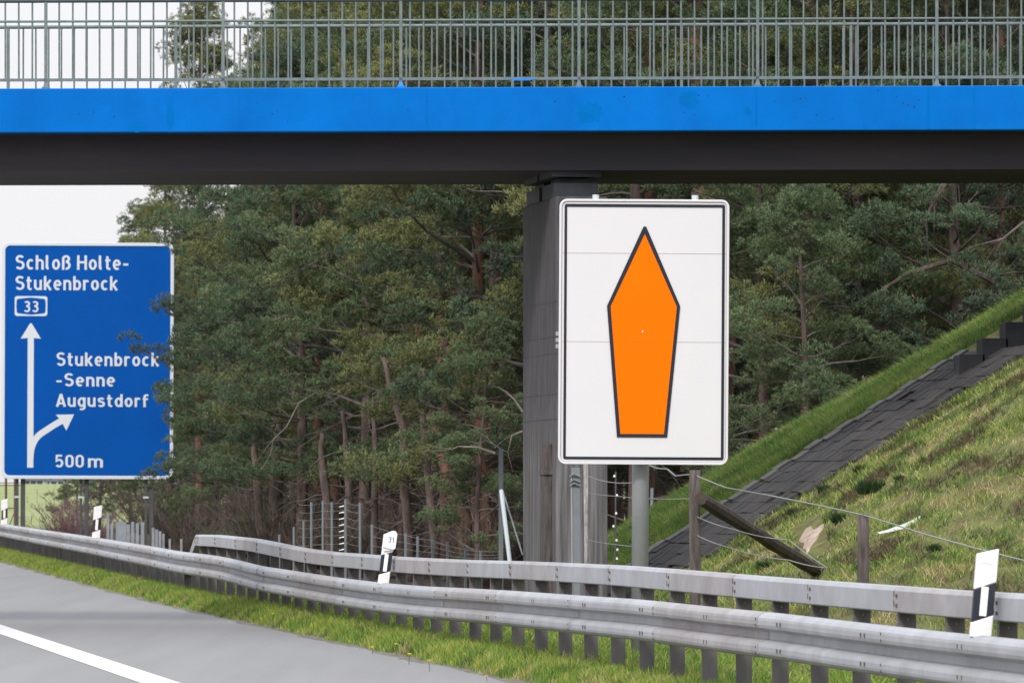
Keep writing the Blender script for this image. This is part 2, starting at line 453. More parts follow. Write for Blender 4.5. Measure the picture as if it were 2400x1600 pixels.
# ------------------------------------------------------------------ road, markings
def strip(name, offs, z, m, a0=0.0, a1=None, step=1.5, jit=0.0, shift=None):
    a1 = a1 or arc[-1] - 1
    A = np.arange(a0, a1, step)
    V = []
    ro = np.random.default_rng(3)
    for a in A:
        p = rail_at(a); d = rail_dir(a)
        for j, o in enumerate(offs):
            oo = o + (ro.normal() * jit if j == len(offs) - 1 else 0) + (shift(p[1]) if shift else 0)
            V.append((p[0] + d[1] * oo, p[1] - d[0] * oo, z))
    n = len(offs); V = np.array(V)
    I = np.arange(len(A) * n).reshape(-1, n)
    Q = np.stack([I[:-1, :-1], I[:-1, 1:], I[1:, 1:], I[1:, :-1]], -1).reshape(-1, 4)
    return link_mesh(name, V, Q, m, smooth=False)

def asphalt():
    m = bpy.data.materials.new("worn_asphalt"); m.use_nodes = True
    n = m.node_tree.nodes; l = m.node_tree.links
    b = n["Principled BSDF"]; b.inputs["Roughness"].default_value = 0.85; b.inputs["Specular IOR Level"].default_value = 0.25
    t = n.new("ShaderNodeTexCoord"); mp = n.new("ShaderNodeMapping")
    mp.inputs["Rotation"].default_value = (0, 0, -0.1507); mp.inputs["Scale"].default_value = (2.2, 0.10, 1)
    l.new(t.outputs["Object"], mp.inputs[0])
    q = n.new("ShaderNodeTexNoise"); q.inputs["Scale"].default_value = 1.0; q.inputs["Detail"].default_value = 6
    l.new(mp.outputs[0], q.inputs["Vector"])
    r = n.new("ShaderNodeValToRGB")
    r.color_ramp.elements[0].position = 0.3; r.color_ramp.elements[0].color = (0.198, 0.194, 0.192, 1)
    r.color_ramp.elements[1].position = 0.7; r.color_ramp.elements[1].color = (0.225, 0.220, 0.216, 1)
    l.new(q.outputs["Fac"], r.inputs[0])
    f = n.new("ShaderNodeTexNoise"); f.inputs["Scale"].default_value = 60; l.new(t.outputs["Object"], f.inputs["Vector"])
    rr = n.new("ShaderNodeMapRange"); rr.inputs["To Min"].default_value = 0.72; rr.inputs["To Max"].default_value = 1.28
    l.new(f.outputs["Fac"], rr.inputs["Value"])
    vm = n.new("ShaderNodeVectorMath"); vm.operation = 'SCALE'
    l.new(r.outputs[0], vm.inputs[0]); l.new(rr.outputs[0], vm.inputs["Scale"])
    l.new(vm.outputs[0], b.inputs["Base Color"])
    bp = n.new("ShaderNodeBump"); bp.inputs["Strength"].default_value = 0.15; bp.inputs["Distance"].default_value = 0.01
    l.new(f.outputs["Fac"], bp.inputs["Height"]); l.new(bp.outputs[0], b.inputs["Normal"])
    return m
M_asph = asphalt()
M_paint = mat("white_road_paint", (0.62, 0.61, 0.62), rough=0.7, col2=(0.54, 0.53, 0.53), scale=1.5, lo=0.25, hi=0.6)
M_dirt = mat("gritty_road_edge", (0.20, 0.175, 0.155), rough=0.95, col2=(0.09, 0.075, 0.062), scale=6, bump=0.4, bscale=30)
road = strip("road", [-11.5, -8, -5, -3, -1.5, -0.42], 0.0, M_asph, step=0.7, jit=0.05)
tag(road, kind="structure")
ln = strip("road_edge_line", [-3.73, -3.41], 0.004, M_paint, shift=lambda Y_: .22 * float(np.clip((70 - Y_) / 25, 0, 1.6)))
tag(ln, kind="structure")
dirt = strip("road_edge_dirt", [-0.56, -0.26], 0.007, M_dirt, step=0.35, jit=0.06)
for v in dirt.data.vertices:
    v.co.z = -.003 if v.index % 2 == 0 else .014
    v.co.x += (0.05 * math.sin(v.co.y * .9) + 0.03 * math.sin(v.co.y * 2.1)) if v.index % 2 == 0 else 0
tag(dirt, kind="structure")

# ------------------------------------------------------------------ crash barrier
W_PROF = [(0.004, 0.0), (-0.022, -0.004), (-0.052, -0.016), (-0.070, -0.034), (-0.074, -0.050), (-0.074, -0.080), (-0.068, -0.100),
          (-0.006, -0.122), (0.006, -0.130), (0.006, -0.180), (-0.006, -0.188), (-0.068, -0.210), (-0.074, -0.230), (-0.074, -0.260), (-0.070, -0.276), (-0.052, -0.294), (-0.022, -0.306), (0.004, -0.310)]
B_PROF = [(-0.075, -0.006), (-0.068, 0.0), (0.068, 0.0), (0.075, -0.006), (0.075, -0.150), (0.068, -0.160), (-0.068, -0.160), (-0.080, -0.150), (-0.080, -0.030)]
B_PROF = [(-0.082, -0.024), (-0.060, 0.0), (0.060, 0.0), (0.075, -0.01), (0.075, -0.155), (0.068, -0.160), (-0.074, -0.160), (-0.082, -0.152)]
# box beam top height as (column,row) -> height along arc
BOX_OFF = 0.20
box_u = [468, 513, 599, 661, 722, 788, 853, 916, 1000, 1082, 1205, 1312, 1465, 1613, 1825, 2038, 2250, 2400, 3000]
box_y = [1252, 1253, 1262, 1274, 1286, 1293.5, 1298, 1303, 1307.5, 1311, 1314, 1318, 1325, 1336, 1353, 1368, 1383, 1391, 1436]
def proj(p):
    s = F / p[1]; return 1200 + p[0] * s, HY - (p[2] - CH) * s, s
def box_z(a):
    p = rail_off(a, BOX_OFF); u, _, s = proj(p)
    return CH - (np.interp(u, box_u, box_y) - HY) / s
def sweep(prof, a0, a1, off, zf, step=0.45, closed=False, lap=0.0):
    A = np.linspace(a0, a1, max(2, int(round((a1 - a0) / step)) + 1))
    V = []; n = len(prof)
    for a in A:
        p = rail_at(a); d = rail_dir(a); z = zf(a)
        for o, dz in prof:
            oo = o + off - lap
            V.append((p[0] + d[1] * oo, p[1] - d[0] * oo, z + dz))
    fs = []
    for i in range(len(A) - 1):
        for j in range(n if closed else n - 1):
            j2 = (j + 1) % n
            fs.append((i * n + j, i * n + j2, (i + 1) * n + j2, (i + 1) * n + j))
    if closed:
        fs.append(tuple(range(n))); fs.append(tuple((len(A) - 1) * n + j for j in range(n - 1, -1, -1)))
    return V, fs

# arc position of the reference post (column 1587)
aa = np.arange(8, arc[-1] - 2, 0.02)
ub = np.array([proj(rail_off(a, BOX_OFF))[0] for a in aa])
a_ref = aa[np.argmin(np.abs(ub - 1587))]
a_end = aa[np.argmin(np.abs(ub - 470))]          # box beam ends here
PS = 1.333
posts = [a_ref + PS * i for i in range(-30, 90)]
posts = [a for a in posts if 14 < a < arc[-1] - 3]
posts = posts[:98]
r0 = rail_at(posts[0])
barrier = thing("crash_barrier", (float(r0[0]), float(r0[1]), 0.0), "long galvanised crash barrier with corrugated front beam and raised box beam behind, beside the road", "crash barrier")
gz = lambda a: hz(*rail_off(a, BOX_OFF)[:2])
for a in posts:
    d = rail_dir(a); c = rail_off(a, BOX_OFF)
    R = Matrix(((d[1], d[0], 0), (-d[0], d[1], 0), (0, 0, 1)))
    ztop = (box_z(a) - 0.155) if a < a_end + 0.1 else (rail_at(a)[2] - 0.09)
    zb = gz(a) - 0.35
    mb = MB(); cz = (ztop + zb) / 2; H = ztop - zb
    # C section: web towards the camera, two flanges
    P = lambda o, al: (c[0] + d[1] * o + d[0] * al, c[1] - d[0] * o + d[1] * al, cz)
    mb.box(P(0, -0.028), (0.108, 0.006, H), R)
    mb.box(P(-0.052, 0.0), (0.005, 0.056, H), R)
    mb.box(P(0.052, 0.0), (0.005, 0.056, H), R)
    po = part(mb, "post", M_post, barrier)
    sp_ = MB()   # spacer bracket to the front beam
    zr = rail_at(a)[2]
    ob = P(-0.115, 0.0)
    sp_.box((ob[0], ob[1], zr - 0.155), (0.125, 0.05, 0.10), R)
    if a < a_end:
        # light edge flange strip and a bolt head seen on the web
        bz = box_z(a) - 0.21
        bb = P(0.0, -0.034); sp_.box((bb[0], bb[1], bz + .01), (0.008, 0.012, 0.012), R)
    part(sp_, "spacer", M_galv2, barrier, parent=po)
# corrugated beams, 4 m sheets
a = posts[0] - 0.6; i = 0
lim = posts[-1] + 1
while a < lim:
    a1 = min(a + 4.0, lim)
    V, Fc = sweep(W_PROF, a, a1 + 0.12, 0.0, lambda t: rail_at(t)[2], lap=0.004 * (i % 2) + 0.001)
    mb = MB(); mb.add(V, Fc)
    o = part(mb, "beam", M_galv if i % 3 else M_galv2, barrier, smooth=False)
    sm = o.modifiers.new("sol", 'SOLIDIFY'); sm.thickness = 0.003
    bm_ = MB()
    # bolt pairs at the posts with joints and a splice at the sheet end
    for pa in posts[::2]:
        if a <= pa < a1:
            for dz in (-0.066, -0.244):
                for dl in (-0.055, 0.055):
                    q = rail_off(pa + dl, -0.078, dz); d = rail_dir(pa)
                    R = Matrix(((d[1], d[0], 0), (-d[0], d[1], 0), (0, 0, 1)))
                    bm_.box(q, (0.012, 0.020, 0.026), R)
    for dz in (-0.045, -0.085, -0.235, -0.275):
        q = rail_off(a1 + 0.06, -0.079, dz); d = rail_dir(a1)
        R = Matrix(((d[1], d[0], 0), (-d[0], d[1], 0), (0, 0, 1)))
        bm_.box(q, (0.010, 0.018, 0.018), R)
    if bm_.v: part(bm_, "bolts", M_bolt, barrier, parent=o)
    a = a1; i += 1
# box beams, 2.67 m lengths, joint at every second post
a = a_ref - 2 * PS * 12; i = 0
while a < posts[0]: a += 2 * PS
segs = []
while a < a_end:
    a1 = min(a + 2 * PS, a_end)
    V, Fc = sweep(B_PROF, a + 0.008, a1 - 0.004, BOX_OFF, box_z, closed=True, step=0.7, lap=0.0015 * (i % 2))
    mb = MB(); mb.add(V, Fc)
    o = part(mb, "top_beam", (M_galv, M_galv, M_galv2)[i % 3] if i % 5 else M_galv2, barrier)
    bm_ = MB()
    d = rail_dir(a1); R = Matrix(((d[1], d[0], 0), (-d[0], d[1], 0), (0, 0, 1)))
    for dz in (-0.055, -0.115):
        q = rail_off(a1 - 0.09, BOX_OFF - 0.084, box_z(a1) - box_z(a1)); q = rail_off(a1 - 0.09, BOX_OFF - 0.085)
        q[2] = box_z(a1 - 0.09) + dz
        bm_.box(q, (0.008, 0.03, 0.022), R)
        q = rail_off(a1 - 0.012, BOX_OFF - 0.083); q[2] = box_z(a1) + dz + 0.012
        bm_.box(q, (0.006, 0.012, 0.035), R)
    part(bm_, "bolts", M_bolt, barrier, parent=o)
    # connecting sleeve seen as a dark gap
    V, Fc = sweep([(o_ * 0.97, dz * 0.97 - 0.003) for o_, dz in B_PROF], a1 - 0.1, min(a1 + 0.1, a_end - 0.01), BOX_OFF, box_z, closed=True)
    mb = MB(); mb.add(V, Fc); part(mb, "sleeve", M_bolt, barrier, parent=o)
    a = a1; i += 1
# sloping end of the box beam
zE = box_z(a_end)
V, Fc = sweep(B_PROF, a_end, a_end + 2.6, BOX_OFF, lambda t: zE - 0.42 * min(1, (t - a_end) / 1.6) , closed=True, step=0.26)
mb = MB(); mb.add(V, Fc); part(mb, "sloping_end", M_galv, barrier)

# ------------------------------------------------------------------ delineator posts on the barrier
M_blackp = mat("black_plastic", (0.015, 0.018, 0.03), rough=0.5)
M_refl = mat("pale_reflector", (0.86, 0.82, 0.80), rough=0.3)
M_ink = mat("dark_ink", (0.06, 0.06, 0.07), rough=0.8)
def delineator(u, ytop, ybot, width_px, lean, label, plate=False, gap=False):
    # stands on the top edge of the front beam
    ubm = np.array([proj(rail_at(a))[0] for a in aa])
    a = aa[np.argmin(np.abs(ubm - u))]
    b = rail_off(a, 0.0); s = F / b[1]
    h = (ybot - ytop) / s; wd = width_px / s
    root = thing("delineator_post", (float(b[0]), float(b[1]) + 0.02, float(b[2]) - 0.01), label, "marker post", "delineator posts on the crash barrier", rot=(0, lean, 0))
    def poly(z0l, z0r, z1l, z1r, shrink=0.0):
        x0, x1 = -wd / 2 + shrink, wd / 2 - shrink
        return [(x0, z0l), (x1, z0r), (x1, z1r), (x0, z1l)]
    I = Matrix.Identity(4)
    sk = wd * 0.42
    zA = h * 0.21; zB = h * 0.58
    def seg(name, z0l, z0r, z1l, z1r, m, y0=-0.045, sh=0.0):
        p_ = poly(z0l, z0r, z1l, z1r, sh)
        mb = MB()
        mb.prism(p_, I, y0, 0.04)
        return part(mb, name, m, root, world=False, bevel=0.005)
    if gap: # black middle is narrower
        seg("foot_section", 0, 0, zA - sk * .5, zA + sk * .5, M_whitep)
        seg("black_band", zA - sk, zA, zB, zB + sk, M_blackp, y0=-0.03, sh=wd * 0.04)
    else:
        seg("foot_section", 0, 0, zA - sk * .5, zA + sk * .5, M_whitep)
        seg("black_band", zA - sk * .5, zA + sk * .5, zB - sk * .5, zB + sk * .5, M_blackp, y0=-0.0435, sh=0.001)
    hd = seg("white_head", zB - sk * .5, zB + sk * .5, h - sk * 0.75, h, M_whitep)
    mb = MB(); mb.prism([(-wd * .17, zA + sk * .3), (wd * .17, zA + sk * .3 + .0), (wd * .17, zB - sk * .12), (-wd * .17, zB - sk * .12)], I, -0.052, -0.03)
    part(mb, "reflector", M_refl, root, world=False, bevel=0.003)
    if plate:
        M_ = Matrix.Translation((wd * .10, 0, 0))
        p_ = [(-wd * .55, h * .66), (-wd * .40, h * .615), (wd * .42, h * .66), (wd * .60, h * .70), (wd * .62, h * .97), (wd * .42, h * 1.02), (wd * .15, h * 1.02), (-wd * .58, h * .93)]
        mb = MB(); mb.prism(p_, M_, -0.062, -0.046); pl = part(mb, "cap_plate", M_whitep, root, world=False, bevel=0.004)
        mb = MB()
        # the two-digit marking
        x = wd * .02; z = h * .80; t = 0.010
        for (x0, z0, x1, z1) in ((x, z + .05, x + .02, z + .05), (x + .02, z + .05, x + .02, z + .005), (x + .02, z + .03, x + .008, z + .03), (x + .02, z + .005, x, z + .003), (x + .048, z + .052, x + .048, z), (x + .04, z + .045, x + .048, z + .052)):
            cx, cz_ = (x0 + x1) / 2, (z0 + z1) / 2; L = math.hypot(x1 - x0, z1 - z0)
            R = Matrix.Rotation(-math.atan2(z1 - z0, x1 - x0), 3, 'Y')
            mb.box((cx, -0.064, cz_), (L + 0.004, 0.003, 0.005), R)
        for i_ in range(6):
            mb.box((-wd * .32 + i_ * wd * .15, -0.064, h * (.685 - .005 * i_)), (wd * .09, 0.003, 0.009))
        part(mb, "marking", M_ink, root, world=False, parent=pl)
    else:
        mb = MB()
        for i_ in range(4):
            mb.box((-wd * .22 + i_ * wd * .13, -0.0465, h * .83), (wd * .07, 0.003, 0.006))
        part(mb, "marking", mat("faint_ink", (0.5, 0.5, 0.52)), root, world=False, parent=hd)
    return root
delineator(2297, 1279, 1489, 50, math.radians(5), "largest white marker post with slanted black band, at the right")
delineator(898, 1243, 1367, 26.5, math.radians(7), "white marker post with two dark digits on its cap plate", plate=True)
delineator(225, 1181, 1259, 19, math.radians(4), "small white marker post between the supports of the blue sign", gap=True)
delineator(10, 1165, 1226, 15, math.radians(1), "smallest white marker post at the left edge below the blue sign", gap=True)

# ------------------------------------------------------------------ bridge
BR = math.atan(-0.0427)
bridge = thing("road_bridge", (0, 64.6, 0), "bridge with bright blue fascia and dark underside crossing above the road", "bridge", rot=(0, 0, BR))
def bpart(mb, name, m, **k): return part(mb, name, m, bridge, world=False, **k)
XL, XR = -34.0, 15.5
mb = MB(); mb.box(((XL + XR) / 2, -0.10, 5.835), (XR - XL, 0.20, 0.495)); fa = bpart(mb, "fascia", M_blue, bevel=0.012)
mb = MB(); mb.box(((XL + XR) / 2, 3.62, 5.835), (XR - XL, 0.20, 0.495)); bpart(mb, "fascia", M_blue, bevel=0.012)
mb = MB(); mb.box(((XL + XR) / 2, 1.76, 5.78), (XR - XL, 3.515, 0.40)); bpart(mb, "deck", M_deck)
mb = MB()
mb.box(((XL + XR) / 2, 1.76, 5.40), (XR - XL, 2.95, 0.445))
bpart(mb, "girder", M_deck)
# stains and chips on the fascia as thin paint patches
def blob(cx, cz, rx, rz, n=11, sd=0):
    rr = random.Random(sd); P = []
    for i in range(n):
        t = 2 * math.pi * i / n; k_ = rr.uniform(.6, 1.15)
        P.append((cx + rx * k_ * math.cos(t), cz + rz * k_ * math.sin(t)))
    return P
I4 = Matrix.Identity(4)
for i, (u0_, u1_, y0_, y1_) in enumerate(((390, 411, 232, 312), (1592, 1640, 215, 262), (1740, 1762, 255, 275), (2170, 2176, 215, 308), (1770, 1774, 210, 300), (2277, 2281, 215, 308), (300, 345, 285, 312), (2020, 2032, 292, 308), (1350, 1420, 240, 300), (1000, 1004, 212, 306), (560, 563, 214, 308))):
    mb = MB(); cx_, cz_ = ((u0_ + u1_) / 2 - 1200) / 209., CH - ((y0_ + y1_) / 2 - HY) / 209.
    rx_, rz_ = (u1_ - u0_) / 418., (y1_ - y0_) / 418.
    rz_ = min(rz_, cz_ - 5.592, 6.078 - cz_)
    if rx_ < .02: mb.prism([(cx_ - rx_, cz_ - rz_), (cx_ + rx_, cz_ - rz_), (cx_ + rx_, cz_ + rz_), (cx_ - rx_, cz_ + rz_)], I4, -0.2012, -0.199)
    else: mb.prism(blob(cx_, cz_, rx_, rz_, 22, 40 + i), I4, -0.2010, -0.199)
    part(mb, "faded_paint_patch", M_blue2, bridge, world=False, parent=fa)
M_chip = mat("chipped_paint", (0.012, 0.04, 0.11), rough=0.9)
chips = [(185, 267), (220, 263), (268, 273), (605, 243), (652, 262), (676, 286), (1302, 241), (1388, 263), (1637, 228), (1660, 229), (1815, 242), (1875, 236), (1888, 237), (1913, 275), (1949, 284), (2055, 217), (2100, 232), (2056, 250), (1604, 268), (640, 268), (958, 260), (1464, 230), (1595, 234), (2140, 256), (2125, 252), (2150, 240), (2113, 247), (1627, 273)]
mb = MB()
for i, (cu, cy) in enumerate(chips):
    mb.prism(blob((cu - 1200) / 209.0, CH - (cy - HY) / 209.0, random.uniform(.006, .018), random.uniform(.005, .011), 7, i), I4, -0.2015, -0.199)
part(mb, "paint_chips", M_chip, bridge, world=False, parent=fa)

def baluster_rail(name, y, z0, ztop, label, X0, X1, fn, posts_u=None, dark=True, pitch=0.152, xoff=0.0, mid=True):
    c_ = math.cos(BR); s_ = math.sin(BR)
    root = thing(name, (-y * s_, 64.6 + y * c_, z0), label, "railing", rot=(0, 0, BR))
    H = ztop - z0
    mb = MB(); mb.tube([(X0, 0, H - .02), (X1, 0, H - .02)], 0.021, 10); part(mb, "handrail", M_toprail if dark else M_rail, root, world=False, smooth=True)
    if mid:
        mb = MB(); mb.tube([(X0, -.003, H - .25), (X1, -.003, H - .25)], 0.0135, 8); part(mb, "middle_rail", M_rail, root, world=False, smooth=True)
    mb = MB(); mb.box(((X0 + X1) / 2, 0, .105), (X1 - X0, .03, .032)); part(mb, "bottom_rail", M_rail, root, world=False)
    n = 0; x = X0 + xoff
    xsb = []
    while x < X1: xsb.append(x); x += pitch
    px = [p_ for p_ in fn]
    xsb = [x for x in xsb if min(abs(x - q) for q in px) > 0.05]
    xsb.sort(key=lambda t: abs(t)); near_ = xsb[:98]; rest = xsb[98:]
    for x in near_:
        mb = MB(); mb.tube([(x, 0, .11), (x + random.uniform(-.002, .002), 0, H - .03)], 0.0105, 6); part(mb, "baluster", M_rail, root, world=False)
    if rest:
        mb = MB()
        for x in rest: mb.tube([(x, 0, .11), (x, 0, H - .03)], 0.0105, 6)
        tag(part(mb, "balusters_beyond", M_rail, root, world=False), kind="stuff")
    for q in px:
        mb = MB(); mb.box((q, 0.0, H / 2), (0.034, 0.03, H - .03))
        p_ = part(mb, "railing_post", M_rail, root, world=False)
        mb = MB(); mb.box((q, 0, .012), (.085, .08, .024)); mb.box((q, 0, .048), (.06, .05, .05), taper=0.55)
        part(mb, "post_foot", M_bluesp if abs(q + 1.26) < .2 else M_rail, root, world=False, parent=p_)
    return root
# columns of the near posts in the photograph: 107, 519(approx), 936, 1355, 1774, 2193
px_near = [(107 - 1200) / 208.3 + 2.0 * i for i in range(-6, 13)]
nr = baluster_rail("bridge_railing", 0.0 - 0.03, 6.083, 7.095, "near railing of vertical bars standing on the blue fascia of the bridge", -16.8, 15.2, [q for q in px_near if -16.8 < q < 15.2], xoff=0.0)
mb = MB(); mb.prism(blob(0.12, .094, .17, .012, 12, 5), I4, -0.0175, -0.0135); part(mb, "blue_paint_splash", M_bluesp, nr, world=False)
fr = baluster_rail("bridge_railing", 3.60, 6.083, 7.095, "far railing of the bridge, its bars seen between and below the near bars", -16.8, 15.2, [q - .9 for q in px_near if -15.8 < q < 15.2], dark=False, xoff=0.04, mid=False)

# pier
pr_o = (0.40, 65.8, 0.0)
pier = thing("bridge_pier", pr_o, "weathered concrete pier under the bridge, behind the white sign", "pier")
def roadpt(p, q): return (CT * p - ST * q, ST * p + CT * q)
Rr = Matrix.Rotation(math.asin(ST), 3, 'Z')
# corner towards the camera and traffic at column 1303
cn = W(1303, 0, 208.5)
pc = CT * cn.x + ST * cn.y; qc = -ST * cn.x + CT * cn.y
Lq, Lp = 2.45, 0.59
cx, cy = roadpt(pc + Lp / 2, qc + Lq / 2)
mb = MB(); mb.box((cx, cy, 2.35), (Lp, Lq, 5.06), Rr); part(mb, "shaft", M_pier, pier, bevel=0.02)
mb = MB()
for i, z in enumerate((3.70, 3.31, 3.12, 2.66, 2.38)):
    mb.box((cx, cy, z), (Lp + 0.005, Lq + 0.005, 0.006), Matrix.Rotation(0.02 * math.sin(i * 3.1), 3, 'Y') @ Rr)
part(mb, "formwork_joints", mat("joint_line", (0.08, 0.075, 0.08), rough=0.95), pier)  # joint lines in their own dark concrete tone
for (dp, dq, sx, sy, z0, z1) in ((0.26, 0.62, 0.50, 0.85, 4.88, 5.185), (0.26, 1.75, 0.50, 0.95, 4.88, 5.185)):
    bx_, by_ = roadpt(pc + dp, qc + dq)
    mb = MB(); mb.box((bx_, by_, z0 + .08), (sx, sy, .16), Rr); mb.box((bx_, by_, z0 + .185), (sx * .7, sy * .7, .06), Rr); mb.box((bx_, by_, z1 - .04), (sx + .06, sy + .06, .07), Rr)
    part(mb, "bearing", M_bear, pier)
dq_ = roadpt(pc - 0.045, qc + 0.42)
mb = MB(); mb.box((dq_[0], dq_[1], 0.95), (0.085, 0.30, 2.3), Rr); mb.box((dq_[0], dq_[1], 1.78), (0.11, 0.34, 0.05), Rr)
part(mb, "cable_duct", M_wood, pier)

# stone paving on the slope under the bridge
pav = thing("slope_paving", (4.0, 66.6, hz(4.0, 66.6)), "dark stone paving on the embankment slope under the bridge", "paving")
mb = MB(); mbe = MB()
sa = math.atan(SL)
row_h = 0.22; rows = 26
for i in range(rows):
    # sl = distance up the slope from the toe
    pp = 10.9 + i * row_h * math.cos(sa)
    for j in range(-1, 12):
        ln_ = 0.33
        t = j + (0.5 if i % 2 else 0) ; Yc = 65.25 + t * ln_
        if Yc < 65.0 + .12 * math.sin(i * 1.9) or Yc > 68.7: continue
        # point with p = pp at depth Yc
        Xc = (pp - ST * Yc) / CT
        z = ZTOP - (PTOP - pp) * SL
        edge = Yc > 68.35
        up = -0.028 + random.uniform(-.006, .006) + (0.03 if edge else 0)
        if random.random() < .04: up -= .03
        R = Matrix.Rotation(math.asin(ST) + random.uniform(-.02, .02), 3, 'Z') @ Matrix.Rotation(-sa, 3, 'Y') @ Matrix.Rotation(random.uniform(-.012, .012), 3, 'X')
        (mbe if edge else mb).box((Xc, Yc, z + up), (row_h - .006, ln_ - .006, 0.12), R)
part(mb, "paving_stones", M_pave, pav, bevel=0.008)
part(mbe, "edge_stones", M_pave2, pav, bevel=0.01)

# concrete steps at the upper right
SD = F / 66.5
st_o = W(2248, 858, SD)
steps = thing("concrete_steps", tuple(st_o), "dark concrete steps climbing the slope at the right under the bridge", "steps")
for i in range(6):
    p0 = W(2248 + 54.5 * i, 830 - 37.5 * i, SD)          # front top corner of the tread
    w_ = 0.30 if i < 5 else 1.2
    hh = 0.42
    mb = MB(); mb.box((p0.x + w_ / 2, p0.y + 0.42, p0.z - hh / 2 + .001 * i), (w_, 0.84, hh))
    part(mb, "step", M_conc2, steps, bevel=0.006)

# ------------------------------------------------------------------ white sign with the orange arrow
S1 = 261.0
def sx(zx): return (1180 + zx / 2.1776 - 1504.5) / S1          # from the enlarged crop
def sz(zy): return (1090 - (420 + zy / 2.1776)) / S1
sg_o = W(1504.5, 1090, S1)
zg = hz(sg_o.x, sg_o.y)
sign = thing("detour_sign", (sg_o.x, sg_o.y, zg), "tall white sign with an orange pointed arrow outlined in black, on one grey pole", "sign", rot=(0, math.radians(0.35), 0))
dz0 = sg_o.z - zg
MS = Matrix.Translation((0, 0, dz0)) @ Matrix.Rotation(math.radians(0.0), 4, 'Y')
def spoly(pts_): return [(sx(a), sz(b)) for a, b in pts_]
x0, x1, z0, z1 = sx(272), sx(1139), sz(1455), sz(103)
mb = MB(); mb.prism(rrect(x0 + .02, z0 + .02, x1 - .02, z1 - .02, 0.05), MS, 0.0, 0.03); pan = part(mb, "panel", M_white, sign, world=False)
mb = MB(); mb.ring(rrect(x0, z0, x1, z1, 0.07), rrect(x0 + .021, z0 + .021, x1 - .021, z1 - .021, 0.05), MS, -0.012, 0.035); part(mb, "edge_profile", M_white, sign, world=False, bevel=0.004)
mb = MB(); mb.ring(rrect(x0 + .0225, z0 + .0225, x1 - .0225, z1 - .0225, .0478), rrect(x0 + .027, z0 + .027, x1 - .027, z1 - .027, 0.045), MS, -0.0025, 0.001); part(mb, "rim_groove", M_seam, sign, world=False, parent=pan)
bo = [sx(298), sz(1430), sx(1117), sz(128)]; bi = [sx(311), sz(1416), sx(1103), sz(143)]
mb = MB(); mb.ring(rrect(bo[0], bo[1], bo[2], bo[3], .02, 4), rrect(bi[0], bi[1], bi[2], bi[3], .004, 4), MS, -0.005, 0.001); part(mb, "black_border", M_black, sign, world=False, parent=pan)
Oo = [(700, 244), (708, 240), (716, 244), (890, 645), (890, 656), (828, 1316), (572, 1316), (518, 656), (518, 645)]
Oi = [(708, 279), (708, 279), (708, 279), (873, 648), (873, 656), (812, 1299), (589, 1299), (536, 656), (536, 648)]
mb = MB(); mb.ring(spoly(Oo), spoly(Oi), MS, -0.008, 0.001); part(mb, "arrow_outline", M_black, sign, world=False, parent=pan)
mb = MB(); mb.prism(spoly([(708, 277), (874, 648), (874, 656), (813, 1301), (588, 1301), (535, 656), (535, 648)]), MS, -0.0055, 0.001); part(mb, "orange_arrow", M_orange, sign, world=False, parent=pan)
M_seam1 = mat("seam_line", (0.40, 0.34, 0.36), rough=.8); M_seam2 = mat("orange_seam_line", (0.70, 0.15, 0.0), rough=.8)
mb = MB()
for zy in (378, 829):
    mb.box((0, -0.0005, dz0 + sz(zy)), (x1 - x0 - .05, 0.004, 0.0022))
part(mb, "panel_seams", M_seam1, sign, world=False, parent=pan)
mb = MB(); mb.box((sx(704), -.0055, dz0 + sz(829)), ((855 - 550) / 2.1776 / S1, .002, .0022)); part(mb, "arrow_seam", M_seam2, sign, world=False, parent=pan)
mb = MB(); mb.tube([(sx(700), -.006, dz0 + sz(776)), (sx(700), -.010, dz0 + sz(776))], 0.008, 8); part(mb, "rivet", M_polec, sign, world=False, parent=pan)
for u in (1390, 1623):
    xx = (u - 1504.5) / S1
    mb = MB(); mb.tube([(xx, .075, dz0 + z0 + .05), (xx, .075, dz0 + z1 + .042)], 0.030, 14); part(mb, "back_profile", M_polec, sign, world=False, smooth=False)
for zz in (z0 + .5, (z0 + z1) / 2, z1 - .45):
    mb = MB(); mb.box((0, .125, dz0 + zz), (1.3, .035, .06)); part(mb, "cross_bar", M_alu, sign, world=False)
mb = MB(); mb.tube([(-.018, .20, -.4), (-.018, .20, dz0 + z1 - .3)], 0.076, 24); part(mb, "pole", M_pole, sign, world=False, smooth=True)
mb = MB()
for k_ in range(3): mb.box((x0 - .012, .02, dz0 + sz(790 + 32 * k_)), (.03, .04, .035))
mb.box((x0 + .01, .03, dz0 + sz(822)), (.02, .02, .20)); part(mb, "side_clamp", M_galv2, sign, world=False)

# ------------------------------------------------------------------ blue direction sign
S2 = 92.5
def bx2(zx): return (zx / 2.24 - 202.0) / S2
def bz2(zy): return (1122.0 - (540 + zy / 2.24)) / S2
b_o = W(202, 1122, S2); bzg = hz(b_o.x, b_o.y); dzb = b_o.z - bzg
bs = thing("direction_sign", (b_o.x, b_o.y, bzg), "large blue motorway direction sign with white place names and a forked arrow", "sign", rot=(0, math.radians(0.25), 0))
MB2 = Matrix.Translation((0, 0, dzb))
X0, X1, Z0, Z1 = bx2(4), bx2(907), bz2(1304), bz2(64)
mb = MB(); mb.prism(rrect(X0 + .05, Z0 + .05, X1 - .05, Z1 - .05, .12), MB2, 0, .05); bpn = part(mb, "panel", M_signblue, bs, world=False)
mb = MB(); mb.ring(rrect(X0, Z0, X1, Z1, .18), rrect(X0 + .085, Z0 + .085, X1 - .085, Z1 - .085, .13), MB2, -.02, .06); part(mb, "white_border", M_legend, bs, world=False, bevel=.01)
mb = MB()
